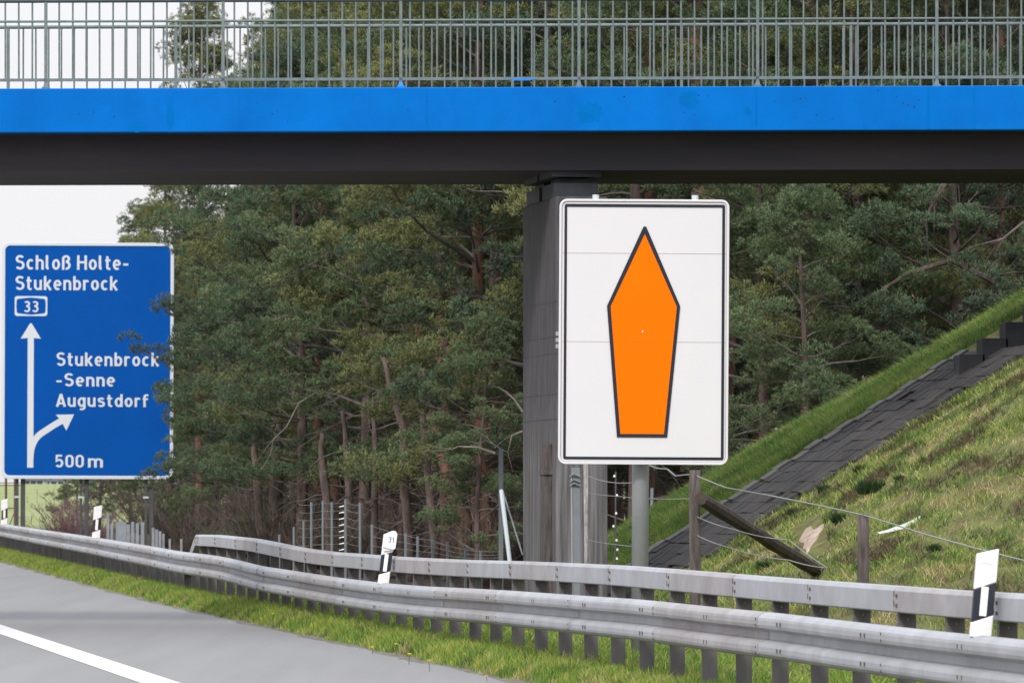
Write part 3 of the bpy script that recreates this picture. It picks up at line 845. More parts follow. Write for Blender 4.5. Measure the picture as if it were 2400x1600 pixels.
mb.box((0, 0.0, dzb + bz2(857)), (X1 - X0 - .1, .004, .008)); part(mb, "panel_seam", mat("blue_seam", (0.0, 0.05, 0.28), rough=.8), bs, world=False, parent=bpn)

def arc_pts(cx, cy, rx, ry, a0, a1, n=12):
    return [(cx + rx * math.cos(math.radians(a0 + (a1 - a0) * i / n)), cy + ry * math.sin(math.radians(a0 + (a1 - a0) * i / n))) for i in range(n + 1)]
XH = 0.73; h_ = 0.07
def A_(*a): return arc_pts(*a)
G = {
 'S': (0.54, [A_(.27, .735, .19, .195, 28, 270)[:-1] + A_(.27, .305, .20, .235, 90, -152)]),
 's': (0.44, [A_(.22, .53, .145, .13, 25, 265)[:-1] + A_(.22, .225, .15, .165, 90, -150)]),
 'c': (0.43, [A_(.235, .365, .165, .295, 48, 312, 18)]),
 'o': (0.47, [A_(.235, .365, .165, .295, 0, 360, 24)]),
 'h': (0.47, [[(.07, 1), (.07, 0)], [(.07, .40)] + A_(.235, .47, .165, .19, 165, 0) + [(.40, 0)]]),
 'n': (0.47, [[(.07, XH), (.07, 0)], [(.07, .40)] + A_(.235, .47, .165, .19, 165, 0) + [(.40, 0)]]),
 'm': (0.78, [[(.07, XH), (.07, 0)], [(.07, .40)] + A_(.23, .49, .16, .17, 165, 0) + [(.39, 0)], [(.39, .40)] + A_(.55, .49, .16, .17, 165, 0) + [(.71, 0)]]),
 'u': (0.47, [[(.40, XH), (.40, 0)], [(.07, XH)] + A_(.235, .26, .165, .19, 180, 345) + [(.40, .33)]]),
 'l': (0.26, [[(.07, 1), (.07, .19)] + A_(.18, .19, .11, .12, 180, 265, 6)]),
 't': (0.34, [[(.13, .94), (.13, .19)] + A_(.24, .19, .11, .12, 180, 270, 6) + [(.31, .07)], [(.0, .66), (.31, .66)]]),
 'f': (0.34, [[(.11, 0), (.11, .80)] + A_(.23, .80, .12, .13, 180, 95, 6) + [(.33, .93)], [(.0, .62), (.31, .62)]]),
 'e': (0.47, [[(.07, .36), (.40, .36)], [(.40, .36)] + A_(.235, .365, .165, .295, 0, 305, 20)]),
 'k': (0.46, [[(.07, 1), (.07, 0)], [(.07, .26), (.40, .73)], [(.17, .42), (.41, 0)]]),
 'b': (0.47, [[(.07, 1), (.07, 0)], A_(.235, .365, .165, .295, 0, 360, 24)]),
 'd': (0.47, [[(.40, 1), (.40, 0)], A_(.235, .365, .165, .295, 0, 360, 24)]),
 'g': (0.47, [[(.40, XH), (.40, -.05)] + A_(.235, -.05, .165, .14, 0, -125, 8), A_(.235, .365, .165, .295, 0, 360, 24)]),
 'r': (0.36, [[(.07, XH), (.07, 0)], [(.07, .42)] + A_(.235, .48, .165, .18, 165, 70, 8) + [(.33, .66)]]),
 'H': (0.58, [[(.07, 0), (.07, 1)], [(.51, 0), (.51, 1)], [(.07, .52), (.51, .52)]]),
 'A': (0.56, [[(.05, 0), (.28, 1)], [(.51, 0), (.28, 1)], [(.12, .26), (.44, .26)]]),
 'ß': (0.52, [[(.07, 0), (.07, .72)] + A_(.24, .75, .17, .18, 180, -50, 12) + [(.24, .56)], [(.24, .56)] + A_(.25, .305, .19, .235, 85, -100, 12)]),
 '-': (0.36, [[(.03, .38), (.33, .38)]]),
 ' ': (0.26, []),
 '3': (0.50, [A_(.24, .755, .175, .175, 140, -85, 12) + [(.2, .56)], [(.2, .56)] + A_(.24, .30, .185, .23, 88, -145, 14)]),
 '5': (0.50, [[(.42, .93), (.10, .93), (.08, .50)] + A_(.24, .34, .185, .27, 120, -145, 14)]),
 '0': (0.50, [A_(.25, .70, .18, .23, 0, 180, 10) + A_(.25, .30, .18, .23, 180, 360, 10) + [(.43, .70)]]),
}
def ribbon(mb, pts_, w_, M, y, th=0.004, tf=lambda p: p):
    P = []
    for p in pts_:
        if not P or math.hypot(p[0] - P[-1][0], p[1] - P[-1][1]) > 1e-5: P.append(p)
    closed = math.hypot(P[0][0] - P[-1][0], P[0][1] - P[-1][1]) < 1e-4
    n = len(P); L = []; Rr_ = []
    for i in range(n):
        if closed: a_ = P[(i - 1) % (n - 1)] if i == 0 else P[i - 1]; b_ = P[1] if i == n - 1 else P[i + 1]
        else: a_ = P[max(i - 1, 0)]; b_ = P[min(i + 1, n - 1)]
        c0 = P[i]
        def nrm(p, q):
            dx, dy = q[0] - p[0], q[1] - p[1]; l_ = math.hypot(dx, dy) or 1
            return (-dy / l_, dx / l_)
        n1 = nrm(a_, c0) if a_ != c0 else nrm(c0, b_); n2 = nrm(c0, b_) if b_ != c0 else n1
        mx_, my_ = n1[0] + n2[0], n1[1] + n2[1]; l_ = math.hypot(mx_, my_) or 1; mx_ /= l_; my_ /= l_
        k_ = 1 / max(0.55, mx_ * n1[0] + my_ * n1[1])
        L.append((c0[0] + mx_ * w_ / 2 * k_, c0[1] + my_ * w_ / 2 * k_)); Rr_.append((c0[0] - mx_ * w_ / 2 * k_, c0[1] - my_ * w_ / 2 * k_))
    for i in range(n - 1):
        q = [L[i], L[i + 1], Rr_[i + 1], Rr_[i]]
        q = [tf(p) for p in q]
        area = sum(q[a][0] * q[(a + 1) % 4][1] - q[(a + 1) % 4][0] * q[a][1] for a in range(4))
        if area < 0: q = q[::-1]
        vs = [M @ Vector((x, y, z)) for x, z in q]
        mb.add(vs, [(0, 1, 2, 3)])
def text_line(txt, zx0, zx1, zyt, zyb, name="letter", parent=bpn):
    adv = 0; pos = []
    for ch in txt:
        w_, strokes = G[ch]; pos.append((adv, strokes)); adv += w_ + (0.12 if ch != ' ' else 0.0)
    adv -= 0.12
    hpx = (zyb - zyt) / 2.24 / S2; wpx = (zx1 - zx0) / 2.24 / S2
    kx = wpx / adv; xo = bx2(zx0); zo = bz2(zyb)
    lay = 0; last = None
    for ad, strokes in pos:
        mb = MB()
        for st in strokes:
            lay += 1
            ribbon(mb, st, 0.145, MB2, -.006 - 0.0006 * (lay % 5), tf=lambda p: (xo + (p[0] + ad) * kx, zo + p[1] * hpx))
        if mb.v: last = part(mb, name, M_legend, bs, world=False, parent=parent)
    return last
text_line("Schloß Holte-", 75, 670, 131, 207)
text_line("Stukenbrock", 75, 612, 240, 314)
text_line("33", 119, 197, 372, 430)
text_line("Stukenbrock", 292, 831, 640, 711)
text_line("-Senne", 290, 600, 749, 818)
text_line("Augustdorf", 292, 776, 858, 925)
text_line("500", 288, 438, 1177, 1243)
text_line("m", 460, 538, 1177, 1243)
P2 = lambda L_: [(bx2(a), bz2(b)) for a, b in L_]
oct_o = P2([(80, 346), (157, 346), (235, 346), (243, 354), (243, 398), (243, 442), (235, 450), (157, 450), (80, 450), (72, 442), (72, 398), (72, 354)])
oct_i = P2([(90, 360), (157, 353), (225, 360), (233, 366), (235, 398), (233, 430), (225, 437), (157, 444), (90, 437), (82, 430), (80, 398), (82, 366)])
mb = MB(); mb.ring(oct_o[::-1], oct_i[::-1], MB2, -.006, .001); part(mb, "road_number_frame", M_legend, bs, world=False, parent=bpn)
mb = MB()
mb.prism(P2([(141, 1245), (173, 1245), (173, 565), (210, 569), (161, 488), (153, 488), (104, 569), (141, 565)]), MB2, -.006, .001)
cv = []
for i in range(9):
    t = i / 8; p0, p1, p2 = (157, 1200), (157, 1095), (230, 1055)
    cv.append(((1 - t) ** 2 * p0[0] + 2 * t * (1 - t) * p1[0] + t * t * p2[0], (1 - t) ** 2 * p0[1] + 2 * t * (1 - t) * p1[1] + t * t * p2[1]))
cv += [(280, 1022), (335, 990)]
ribbon(mb, P2(cv), 33 / 2.24 / S2, MB2, -.0075)
mb.prism(P2([(386, 965), (290, 967), (312, 992), (328, 1018), (346, 1050)]), MB2, -.009, .001)
part(mb, "forked_arrow", M_legend, bs, world=False, parent=bpn)
# supports: three pairs of steel columns
for zx, wd in ((105, .14), (440, .13), (782, .14)):
    X = bx2(zx)
    mb = MB()
    mb.box((X + .05, .20, (dzb + Z1) / 2 - .4), (wd * .75, .14, dzb + Z1 - .1 + .8), None)
    mb.box((X - .09, .16, (dzb + Z1) / 2 - .4), (wd * .45, .10, dzb + Z1 - .1 + .8), None)
    part(mb, "support", M_dpole, bs, world=False)
    mb = MB(); mb.box((X - .09, .10, dzb - .46), (.14, .03, .05)); part(mb, "collar", M_polec, bs, world=False)
for zz in np.linspace(Z0 + .4, Z1 - .4, 5):
    mb = MB(); mb.box((0, .085, dzb + zz), (X1 - X0 - .4, .05, .08)); part(mb, "cross_bar", M_alu, bs, world=False)

# ------------------------------------------------------------------ wooden fence with wires at the slope foot
def on_slope(u, y, s0=185, s1=330):
    best = None
    for s in np.linspace(s1, s0, 400):
        p = W(u, y, s)
        if p.z <= hz(p.x, p.y): return p
    return W(u, y, s0)
def fs(u, A=10.3): return (u + 850.0) / A
f0 = W(1632, 1500, fs(1632)); f0.z = hz(f0.x, f0.y)
wf = thing("wooden_fence", tuple(f0), "weathered wooden fence posts with a slanting brace and slack wires on the grass slope", "fence")
def wpost(mb, top, r, m=8, wob=0.01):
    zb = hz(top.x, top.y) - .3
    n = 6; P = [Vector((top.x + random.uniform(-wob, wob), top.y, zb + (top.z - zb) * i / n)) for i in range(n + 1)]; P[-1] = top
    mb.tube(P, [r * random.uniform(.95, 1.06) for _ in P], 12)
tA = W(1629, 1101, fs(1632)); tB = W(2023, 1205, fs(2023)); tC = W(2620, 1330, fs(2620))
for t_, r in ((tA, .053), (tB, .048), (tC, .05)):
    mb = MB(); wpost(mb, t_, r); part(mb, "post", M_wood, wf, smooth=True)
b0 = W(1642, 1168, fs(1640, 10.25)); b1 = on_slope(1922, 1336, 200, 300); b1.z -= .03; print('brace', b1, F / b1.y)
mb = MB(); b1 = b1 + (b1 - b0).normalized() * .04
for i in range(1): mb.tube([b0.lerp(b1, t / 14) + Vector((0, 0, random.uniform(-.004, .004))) for t in range(15)], [.068 + random.uniform(-.005, .006) for t in range(15)], 9); part(mb, "brace", M_wood2, wf, smooth=False)
def wire(L_, r=.006, sag=0.03, name="wire", root=wf, A=10.3, dense=5):
    P = []
    for (u0, y0), (u1, y1) in zip(L_[:-1], L_[1:]):
        p, q = W(u0, y0, fs(u0, A)), W(u1, y1, fs(u1, A))
        for i in range(dense):
            t = i / dense; v = p.lerp(q, t); v.z -= sag * 4 * t * (1 - t) * (q - p).length / 3; P.append(v)
    P.append(W(L_[-1][0], L_[-1][1], fs(L_[-1][0], A)))
    mb = MB(); mb.tube(P, r, 5); return part(mb, name, M_wire, root)
wire([(1522, 1090), (1540, 1097), (1565, 1099), (1583, 1115), (1600, 1113), (1622, 1111), (1700, 1142), (1800, 1160), (1930, 1186), (2030, 1208), (2170, 1252), (2300, 1288), (2400, 1313)], .0065, .0, dense=1)
wire([(1622, 1205), (1720, 1240), (1850, 1265), (1940, 1330)], .005, .02)
wire([(1622, 1248), (1700, 1280), (1850, 1312), (1935, 1330)], .005, .02)
wire([(1370, 1112), (1432, 1130), (1500, 1128)], .005, .02)
wire([(1380, 1155), (1440, 1162), (1620, 1168)], .004, .01)
wire([(1380, 1265), (1440, 1275), (1500, 1280)], .004, .01)
# electric fence stake with insulators
es = W(1441, 1105, fs(1441, 10.5)); esz = hz(es.x, es.y)
stk = thing("fence_stake", (es.x, es.y, esz), "thin dark stake carrying a column of small white insulators", "fence stake")
mb = MB(); mb.tube([(es.x, es.y, esz - .2), (es.x + .01, es.y, es.z)], .010, 6); part(mb, "rod", M_dpole, stk)
for i, (uu, yy) in enumerate(((1440, 1115), (1446, 1160), (1444, 1202), (1438, 1232), (1445, 1265), (1447, 1287), (1446, 1308))):
    p = W(uu, yy, fs(1441, 10.5)); mb = MB(); mb.tube([p + Vector((0, -.02, -.012)), p + Vector((0, -.02, .012))], [.012, .010], 8); part(mb, "insulator", M_whitep, stk)
# posts in front of the pier
def single(name, u, ytop, A, r, m, label, cat, n=10, lean=0.0, square=False):
    t_ = W(u, ytop, fs(u, A)); zb = hz(t_.x, t_.y)
    o = thing(name, (t_.x, t_.y, zb), label, cat)
    mb = MB()
    if square: mb.box((t_.x, t_.y, (t_.z + zb - .3) / 2), (2 * r, 2 * r, t_.z - zb + .3))
    else: mb.tube([(t_.x - lean, t_.y, zb - .3), (t_.x - lean / 2, t_.y, (zb + t_.z) / 2), tuple(t_)], r, n)
    part(mb, "shaft", m, o, smooth=not square); return o, t_, zb
o, t_, zb = single("steel_fence_post", 1349, 1095, 10.15, .046, M_fpost, "galvanised fence post with a wire clamp in front of the concrete pier", "fence post", square=True)
mb = MB(); mb.tube([(t_.x - .03, t_.y - .05, zb), (t_.x - .045, t_.y - .05, t_.z - .1)], .010, 6); part(mb, "tie_rod", M_galv2, o)
mb = MB()
for dz in (.10, .16, .2): mb.tube([(t_.x - .06, t_.y - .06, t_.z - dz), (t_.x - .02, t_.y - .075, t_.z - dz + .03), (t_.x + .05, t_.y - .06, t_.z - dz)], .012, 6)
part(mb, "wire_clamp", M_fpost, o)
o, t_, zb = single("wooden_stake", 1373, 1080, 10.05, .024, M_birch, "slim pale peeling wooden stake beside the galvanised post at the pier", "stake", lean=-.01)
mb = MB(); mb.tube([(t_.x + .06, t_.y - .03, zb + .05), (t_.x + .09, t_.y - .03, zb + .35), (t_.x + .055, t_.y - .03, zb + .55)], [.02, .012, .006], 6); part(mb, "peeled_bark", M_birch, o)

# game fence further along
gf0 = W(1174, 1300, fs(1174)); gz0 = hz(gf0.x, gf0.y)
gf = thing("game_fence", (gf0.x, gf0.y, gz0), "long wire game fence with slim galvanised posts in front of the wood", "fence")
gp = [(689, 1234), (712, 1219), (730, 1176), (757, 1172), (778, 1176), (810, 1169), (844, 1178), (872, 1228), (951, 1249), (979, 1256), (1014, 1262), (1049, 1268), (1091, 1284), (655, 1252), (1127, 1290)]
for u, y in gp:
    t_ = W(u, y, fs(u, 10.1)); zb = hz(t_.x, t_.y)
    mb = MB(); mb.tube([(t_.x, t_.y, zb - .2), tuple(t_)], .019, 8); part(mb, "post", M_fpost, gf)
t_ = W(1174, 1051, fs(1174)); mb = MB(); mb.box((t_.x, t_.y, (t_.z + hz(t_.x, t_.y) - .2) / 2), (.055, .05, t_.z - hz(t_.x, t_.y) + .2)); part(mb, "corner_post", M_fpost, gf)
mb = MB(); mb.tube([W(1175, 1150, fs(1176, 10.2)), W(1197, 1330, fs(1197, 10.1))], .026, 8); part(mb, "brace", M_polec, gf)
mb = MB(); mb.tube([W(1179, 1152, fs(1179, 10.3)), W(1225, 1300, fs(1225, 10.3))], .010, 6); part(mb, "brace", M_fpost, gf)
for dy in (0, 18, 36, 55, 75, 95):
    wire([(700, 1182 + dy), (757, 1178 + dy), (810, 1176 + dy), (844, 1184 + dy)], .002, .02, root=gf, A=10.1)
for dy in (0, 24, 46):
    wire([(872, 1232 + dy), (951, 1254 + dy * .7), (1014, 1266 + dy * .6), (1091, 1288 + dy * .4), (1174, 1292 + dy * .3)], .002, .01, root=gf, A=10.1)
mb = MB()
for i in range(9):
    p = W(806, 1185 + i * 14.5, fs(810, 10.05)); mb.tube([p, p + Vector((-.07, -.01, -.015))], [.012, .006], 5)
part(mb, "wire_hooks", M_whitep, gf)

# far plank-like fence left
pf0 = W(300, 1260, 118); 
pf = thing("far_fence", (pf0.x, pf0.y, hz(pf0.x, pf0.y)), "bluish grey row of fence posts behind the barrier right of the blue sign's supports", "fence")
M_ff = mat("pale_grey_fence", (0.30, 0.32, 0.36), rough=.8, var=.25, scale=6)
for i, (u, y, r) in enumerate([(253, 1201, .045), (262, 1226, .04), (276, 1222, .06), (284, 1220, .06), (292, 1222, .06), (301, 1228, .05), (311, 1222, .05), (322, 1225, .05), (334, 1223, .05), (359, 1236, .04), (367, 1240, .04), (375, 1244, .04), (383, 1250, .035), (398, 1262, .03), (425, 1262, .03)]):
    A_f = 10.4 if u > 300 else 10.6
    t_ = W(u, y, fs(u, A_f)); zb = hz(t_.x, t_.y)
    mb = MB(); mb.box((t_.x, t_.y, (t_.z + zb - .2) / 2), (r * 1.4, .03, t_.z - zb + .2)); part(mb, "post", M_ff, pf)

# frame of poles at the far left
po0 = W(15, 1180, 80); pz = hz(po0.x, po0.y)
pl = thing("pole_frame", (po0.x, po0.y, pz), "slim reddish poles with crossbars under the left end of the blue sign", "pole frame")
M_red = mat("rusty_pole", (0.14, 0.085, 0.08), rough=.8, var=.3)
for u in (14, 35):
    p = W(u, 1070, 80); mb = MB(); mb.tube([(p.x, p.y, pz - .3), tuple(p)], .035, 8); part(mb, "pole", M_red, pl)
mb = MB()
for y in (1131, 1137): mb.tube([W(-30, y, 80), W(60, y, 80)], .012, 6)
mb.tube([W(5, 1190, 80), W(36, 1190, 80)], .014, 6); mb.tube([W(20, 1235, 80), W(36, 1195, 80)], .014, 6)
part(mb, "crossbar", M_red, pl)

# litter and a patch of sand on the slope
p_ = on_slope(1527, 1185, 150, 300)
mb = MB(); mb.tube([p_ + Vector((0, 0, -.1)), p_ + Vector((.01, 0, .28))], .024, 10); tb = mb.build("marker_tube", M_polec, origin=tuple(p_)); tag(tb, "short pale tube just behind the pole of the white sign", "tube")
pts_l = [(2055, 1260), (2068, 1257), (2082, 1253), (2098, 1247), (2118, 1240), (2138, 1231), (2156, 1221), (2158, 1230), (2142, 1243), (2115, 1252), (2085, 1259), (2060, 1264)]
c0 = on_slope(2105, 1246); 
mb = MB(); cs = F / c0.y
mb.prism([((u - 2105) / cs, -(y - 1246) / cs) for u, y in pts_l][::-1], Matrix.Translation(c0 + Vector((0, -.06, .06))), -.012, .012)
lit = mb.build("plastic_strip", M_whitep, origin=tuple(c0)); tag(lit, "torn white plastic strip lying on the grass slope", "litter")
c1 = on_slope(1900, 1262); rs = F / c1.y
V = []; Fc = []
for r_i in range(5):
    for k_ in range(16):
        t = 2 * math.pi * k_ / 16; rr_ = r_i / 4 * (1 + .3 * math.sin(3 * t + 1) + .15 * math.sin(5 * t))
        x_, y_ = c1.x + .13 * rr_ * math.cos(t) + .03 * math.sin(t), c1.y + .75 * rr_ * math.sin(t)
        V.append((x_, y_, hz(x_, y_) + .030 * (1 - (r_i / 4) ** 2) - (.02 if r_i == 4 else 0) + random.uniform(-.006, .006)))
for r_i in range(4):
    for k_ in range(16): Fc.append((r_i * 16 + k_, r_i * 16 + (k_ + 1) % 16, (r_i + 1) * 16 + (k_ + 1) % 16, (r_i + 1) * 16 + k_))
mb = MB(); mb.add(V, Fc)
sd_ = mb.build("sandy_patch", M_sand, origin=tuple(c1)); tag(sd_, "pale sandy clod breaking through the grass beside the brace end", "sand patch")
c2 = W(1562, 1222, 225); c2.z = hz(c2.x, c2.y) + .05
c2 = on_slope(1562, 1226, 170, 260)
mb = MB(); mb.box(c2 + Vector((0, -.03, .03)), (.08, .02, .012), Matrix.Rotation(-.6, 3, 'Y')); lt = mb.build("paper_scrap", M_whitep, origin=tuple(c2)); tag(lt, "tiny pale paper scrap in the bright grass behind the sign pole", "litter")

# ------------------------------------------------------------------ grass
def blades(name, X, Y, hgt, wid, cols, lean=0.5):
    n = len(X)
    Z = height(X, Y)
    base = np.stack([X, Y, Z], -1)
    th = RNG.uniform(0, 2 * np.pi, n)
    side = np.stack([np.cos(th), np.sin(th), np.zeros(n)], -1) * wid[:, None] / 2
    ld = RNG.normal(0, lean, (n, 2))
    tip = base + np.stack([ld[:, 0] * hgt, ld[:, 1] * hgt, hgt], -1)
    midp = base + np.stack([ld[:, 0] * hgt * .35, ld[:, 1] * hgt * .35, hgt * .6], -1)
    V = np.stack([base - side, base + side, midp + side * .7, tip, midp - side * .7], 1).reshape(-1, 3)
    i0 = np.arange(n)[:, None] * 5
    Fq = i0 + np.array([[0, 1, 2, 4]]); Ft = i0 + np.array([[4, 2, 3]])
    # triangles only, for one fast array
    T = np.concatenate([i0 + np.array([[0, 1, 2]]), i0 + np.array([[0, 2, 4]]), Ft], 0)
    cc = np.repeat(cols, 5, axis=0)
    o = link_mesh(name, V, T, M_grass, cols=cc)
    return o
def palette(n, cols, wts, X, Y, jit=.22):
    # patches: the same kind of blade grows together
    f = (vnoise(X, Y, .36, 5) + 1) / 2 * .55 + (vnoise(X, Y, .12, 6) + 1) / 2 * .28 + RNG.uniform(0, 1, n) * .17
    cum = np.cumsum(wts) / np.sum(wts)
    # rank transform so weights hold
    r = np.argsort(np.argsort(f)) / n
    k_ = np.searchsorted(cum, r); k_ = np.clip(k_, 0, len(cols) - 1)
    c = np.array(cols)[k_] * RNG.uniform(1 - jit, 1 + jit, (n, 1))
    return c
# verge and strip behind the barrier
def scatter_strip(n, a0, a1, o0, o1, pw=1.6):
    A = arc[-1] - (arc[-1] - 10) * 1.0
    t = RNG.uniform(0, 1, n) ** pw
    aa_ = a0 + (a1 - a0) * t
    o = RNG.uniform(o0, o1, n)
    P = np.stack([np.interp(aa_, arc, pts[:, 0]), np.interp(aa_, arc, pts[:, 1])], -1)
    P2_ = np.stack([np.interp(aa_ + .5, arc, pts[:, 0]), np.interp(aa_ + .5, arc, pts[:, 1])], -1)
    d = P2_ - P; d /= np.linalg.norm(d, axis=1)[:, None]
    return P[:, 0] + d[:, 1] * o, P[:, 1] - d[:, 0] * o, o
GREEN = [(0.085, 0.14, 0.035), (0.15, 0.25, 0.045), (0.23, 0.32, 0.055), (0.36, 0.38, 0.08), (0.34, 0.28, 0.14)]
X, Y, o_ = scatter_strip(115000, 12, 130, -.50, .35, 1.2)
keep = RNG.uniform(0, 1, len(X)) < smooth(-.50, -.33, o_ + .06 * np.sin(Y * 1.7)) + .08
X, Y, o_ = X[keep], Y[keep], o_[keep]
n = len(X); hg = RNG.uniform(.05, .13, n) * (1 + .25 * vnoise(X, Y, .3, 8)) * (.6 + .4 * smooth(-.55, -.2, o_))
g1 = blades("grass", X, Y, hg, RNG.uniform(.006, .012, n), palette(n, GREEN, [1, 3, 4, 2.0, .7], X, Y), .45)
tag(g1, "bright green verge grass along the foot of the crash barrier", "grass", kind="stuff")
X, Y, o_ = scatter_strip(70000, 12, 85, .35, 3.4, 1.1)
n = len(X); g2 = blades("grass", X, Y, RNG.uniform(.05, .15, n), RNG.uniform(.008, .014, n), palette(n, GREEN, [2, 4, 2.5, 1, .6], X, Y), .5)
tag(g2, "green grass growing behind the crash barrier", "grass", kind="stuff")
# embankment slope
n = 900000
X = RNG.uniform(-1.5, 9.5, n); Y = RNG.uniform(40, 76, n)
p = CT * X + ST * Y; q = -ST * X + CT * Y
uu = 1200 + X * F / Y
ok = (p > 9.9) & (uu < 2480) & (uu > 1380)
pavd = (p > 10.6) & (Y > 65.15 + .14 * np.sin(p * 3) + .1 * np.sin(p * 7.3)) & (Y < 68.8) & (p < 16.8)
X, Y, p, q = X[ok & ~pavd], Y[ok & ~pavd], p[ok & ~pavd], q[ok & ~pavd]
far = Y > 68.5
n = len(X)
dens = vnoise(X, Y, .40, 9) * .75 + vnoise(X, Y, .13, 10) * .45
keep = far | (RNG.uniform(-.9, .4, n) < dens)
keep &= ~((np.abs(X - c1.x) < .15) & (np.abs(Y - c1.y) < 1.1))
X, Y, far, dens = X[keep], Y[keep], far[keep], dens[keep]; n = len(X)
DRY = [(0.13, 0.092, 0.058), (0.10, 0.165, 0.045), (0.19, 0.285, 0.065), (0.34, 0.38, 0.10), (0.44, 0.37, 0.19)]
cN = palette(n, DRY, [2.2, 2.4, 2.6, 2.6, 1.8], X, Y, .25)
cF = palette(n, [(0.115, 0.165, 0.048), (0.17, 0.26, 0.058), (0.235, 0.335, 0.075), (0.34, 0.37, 0.11)], [2, 4, 3, 1], X, Y, .2)
cc = np.where(far[:, None], cF, cN)
hg = np.where(far, RNG.uniform(.05, .12, n), RNG.uniform(.022, .085, n) * (1 + .4 * dens))
g3 = blades("grass", X, Y, hg, RNG.uniform(.007, .013, n), cc, .8)
tag(g3, "patchy yellow green grass covering the embankment slope", "grass", kind="stuff")

# dandelions in the verge
M_yel = mat("yellow_petals", (0.75, 0.58, 0.02), rough=.6)
dl = []
for i, (u, y) in enumerate(((928, 1500), (872, 1498), (960, 1520), (1088, 1528), (1232, 1500), (1005, 1535), (1140, 1556), (640, 1440))):
    s = (y - HY) / (CH - .14)
    p = W(u, y, s)
    if i == 0:
        fl = thing("dandelion", (p.x, p.y, hz(p.x, p.y)), "small yellow dandelion in the verge grass by the road", "flower", "dandelions in the verge")
        mb = MB(); mb.tube([(0, 0, 0), (.01, 0, .06), (0, 0, .12)], .003, 5); part(mb, "stem", mat("stem_green", (.08, .14, .03)), fl, world=False)
        mb = MB()
        for k_ in range(18):
            t = k_ * 2.4; r = .004 + .008 * (k_ % 3) / 2
            mb.box((r * math.cos(t), r * math.sin(t), .125 + .004 * (k_ % 3)), (.009, .005, .003), Matrix.Rotation(t, 3, 'Z') @ Matrix.Rotation(-.4, 3, 'Y'))
        part(mb, "flower_head", M_yel, fl, world=False)
    else: dup(fl, (p.x, p.y, hz(p.x, p.y)), i * 1.1, .8 + .2 * (i % 3))

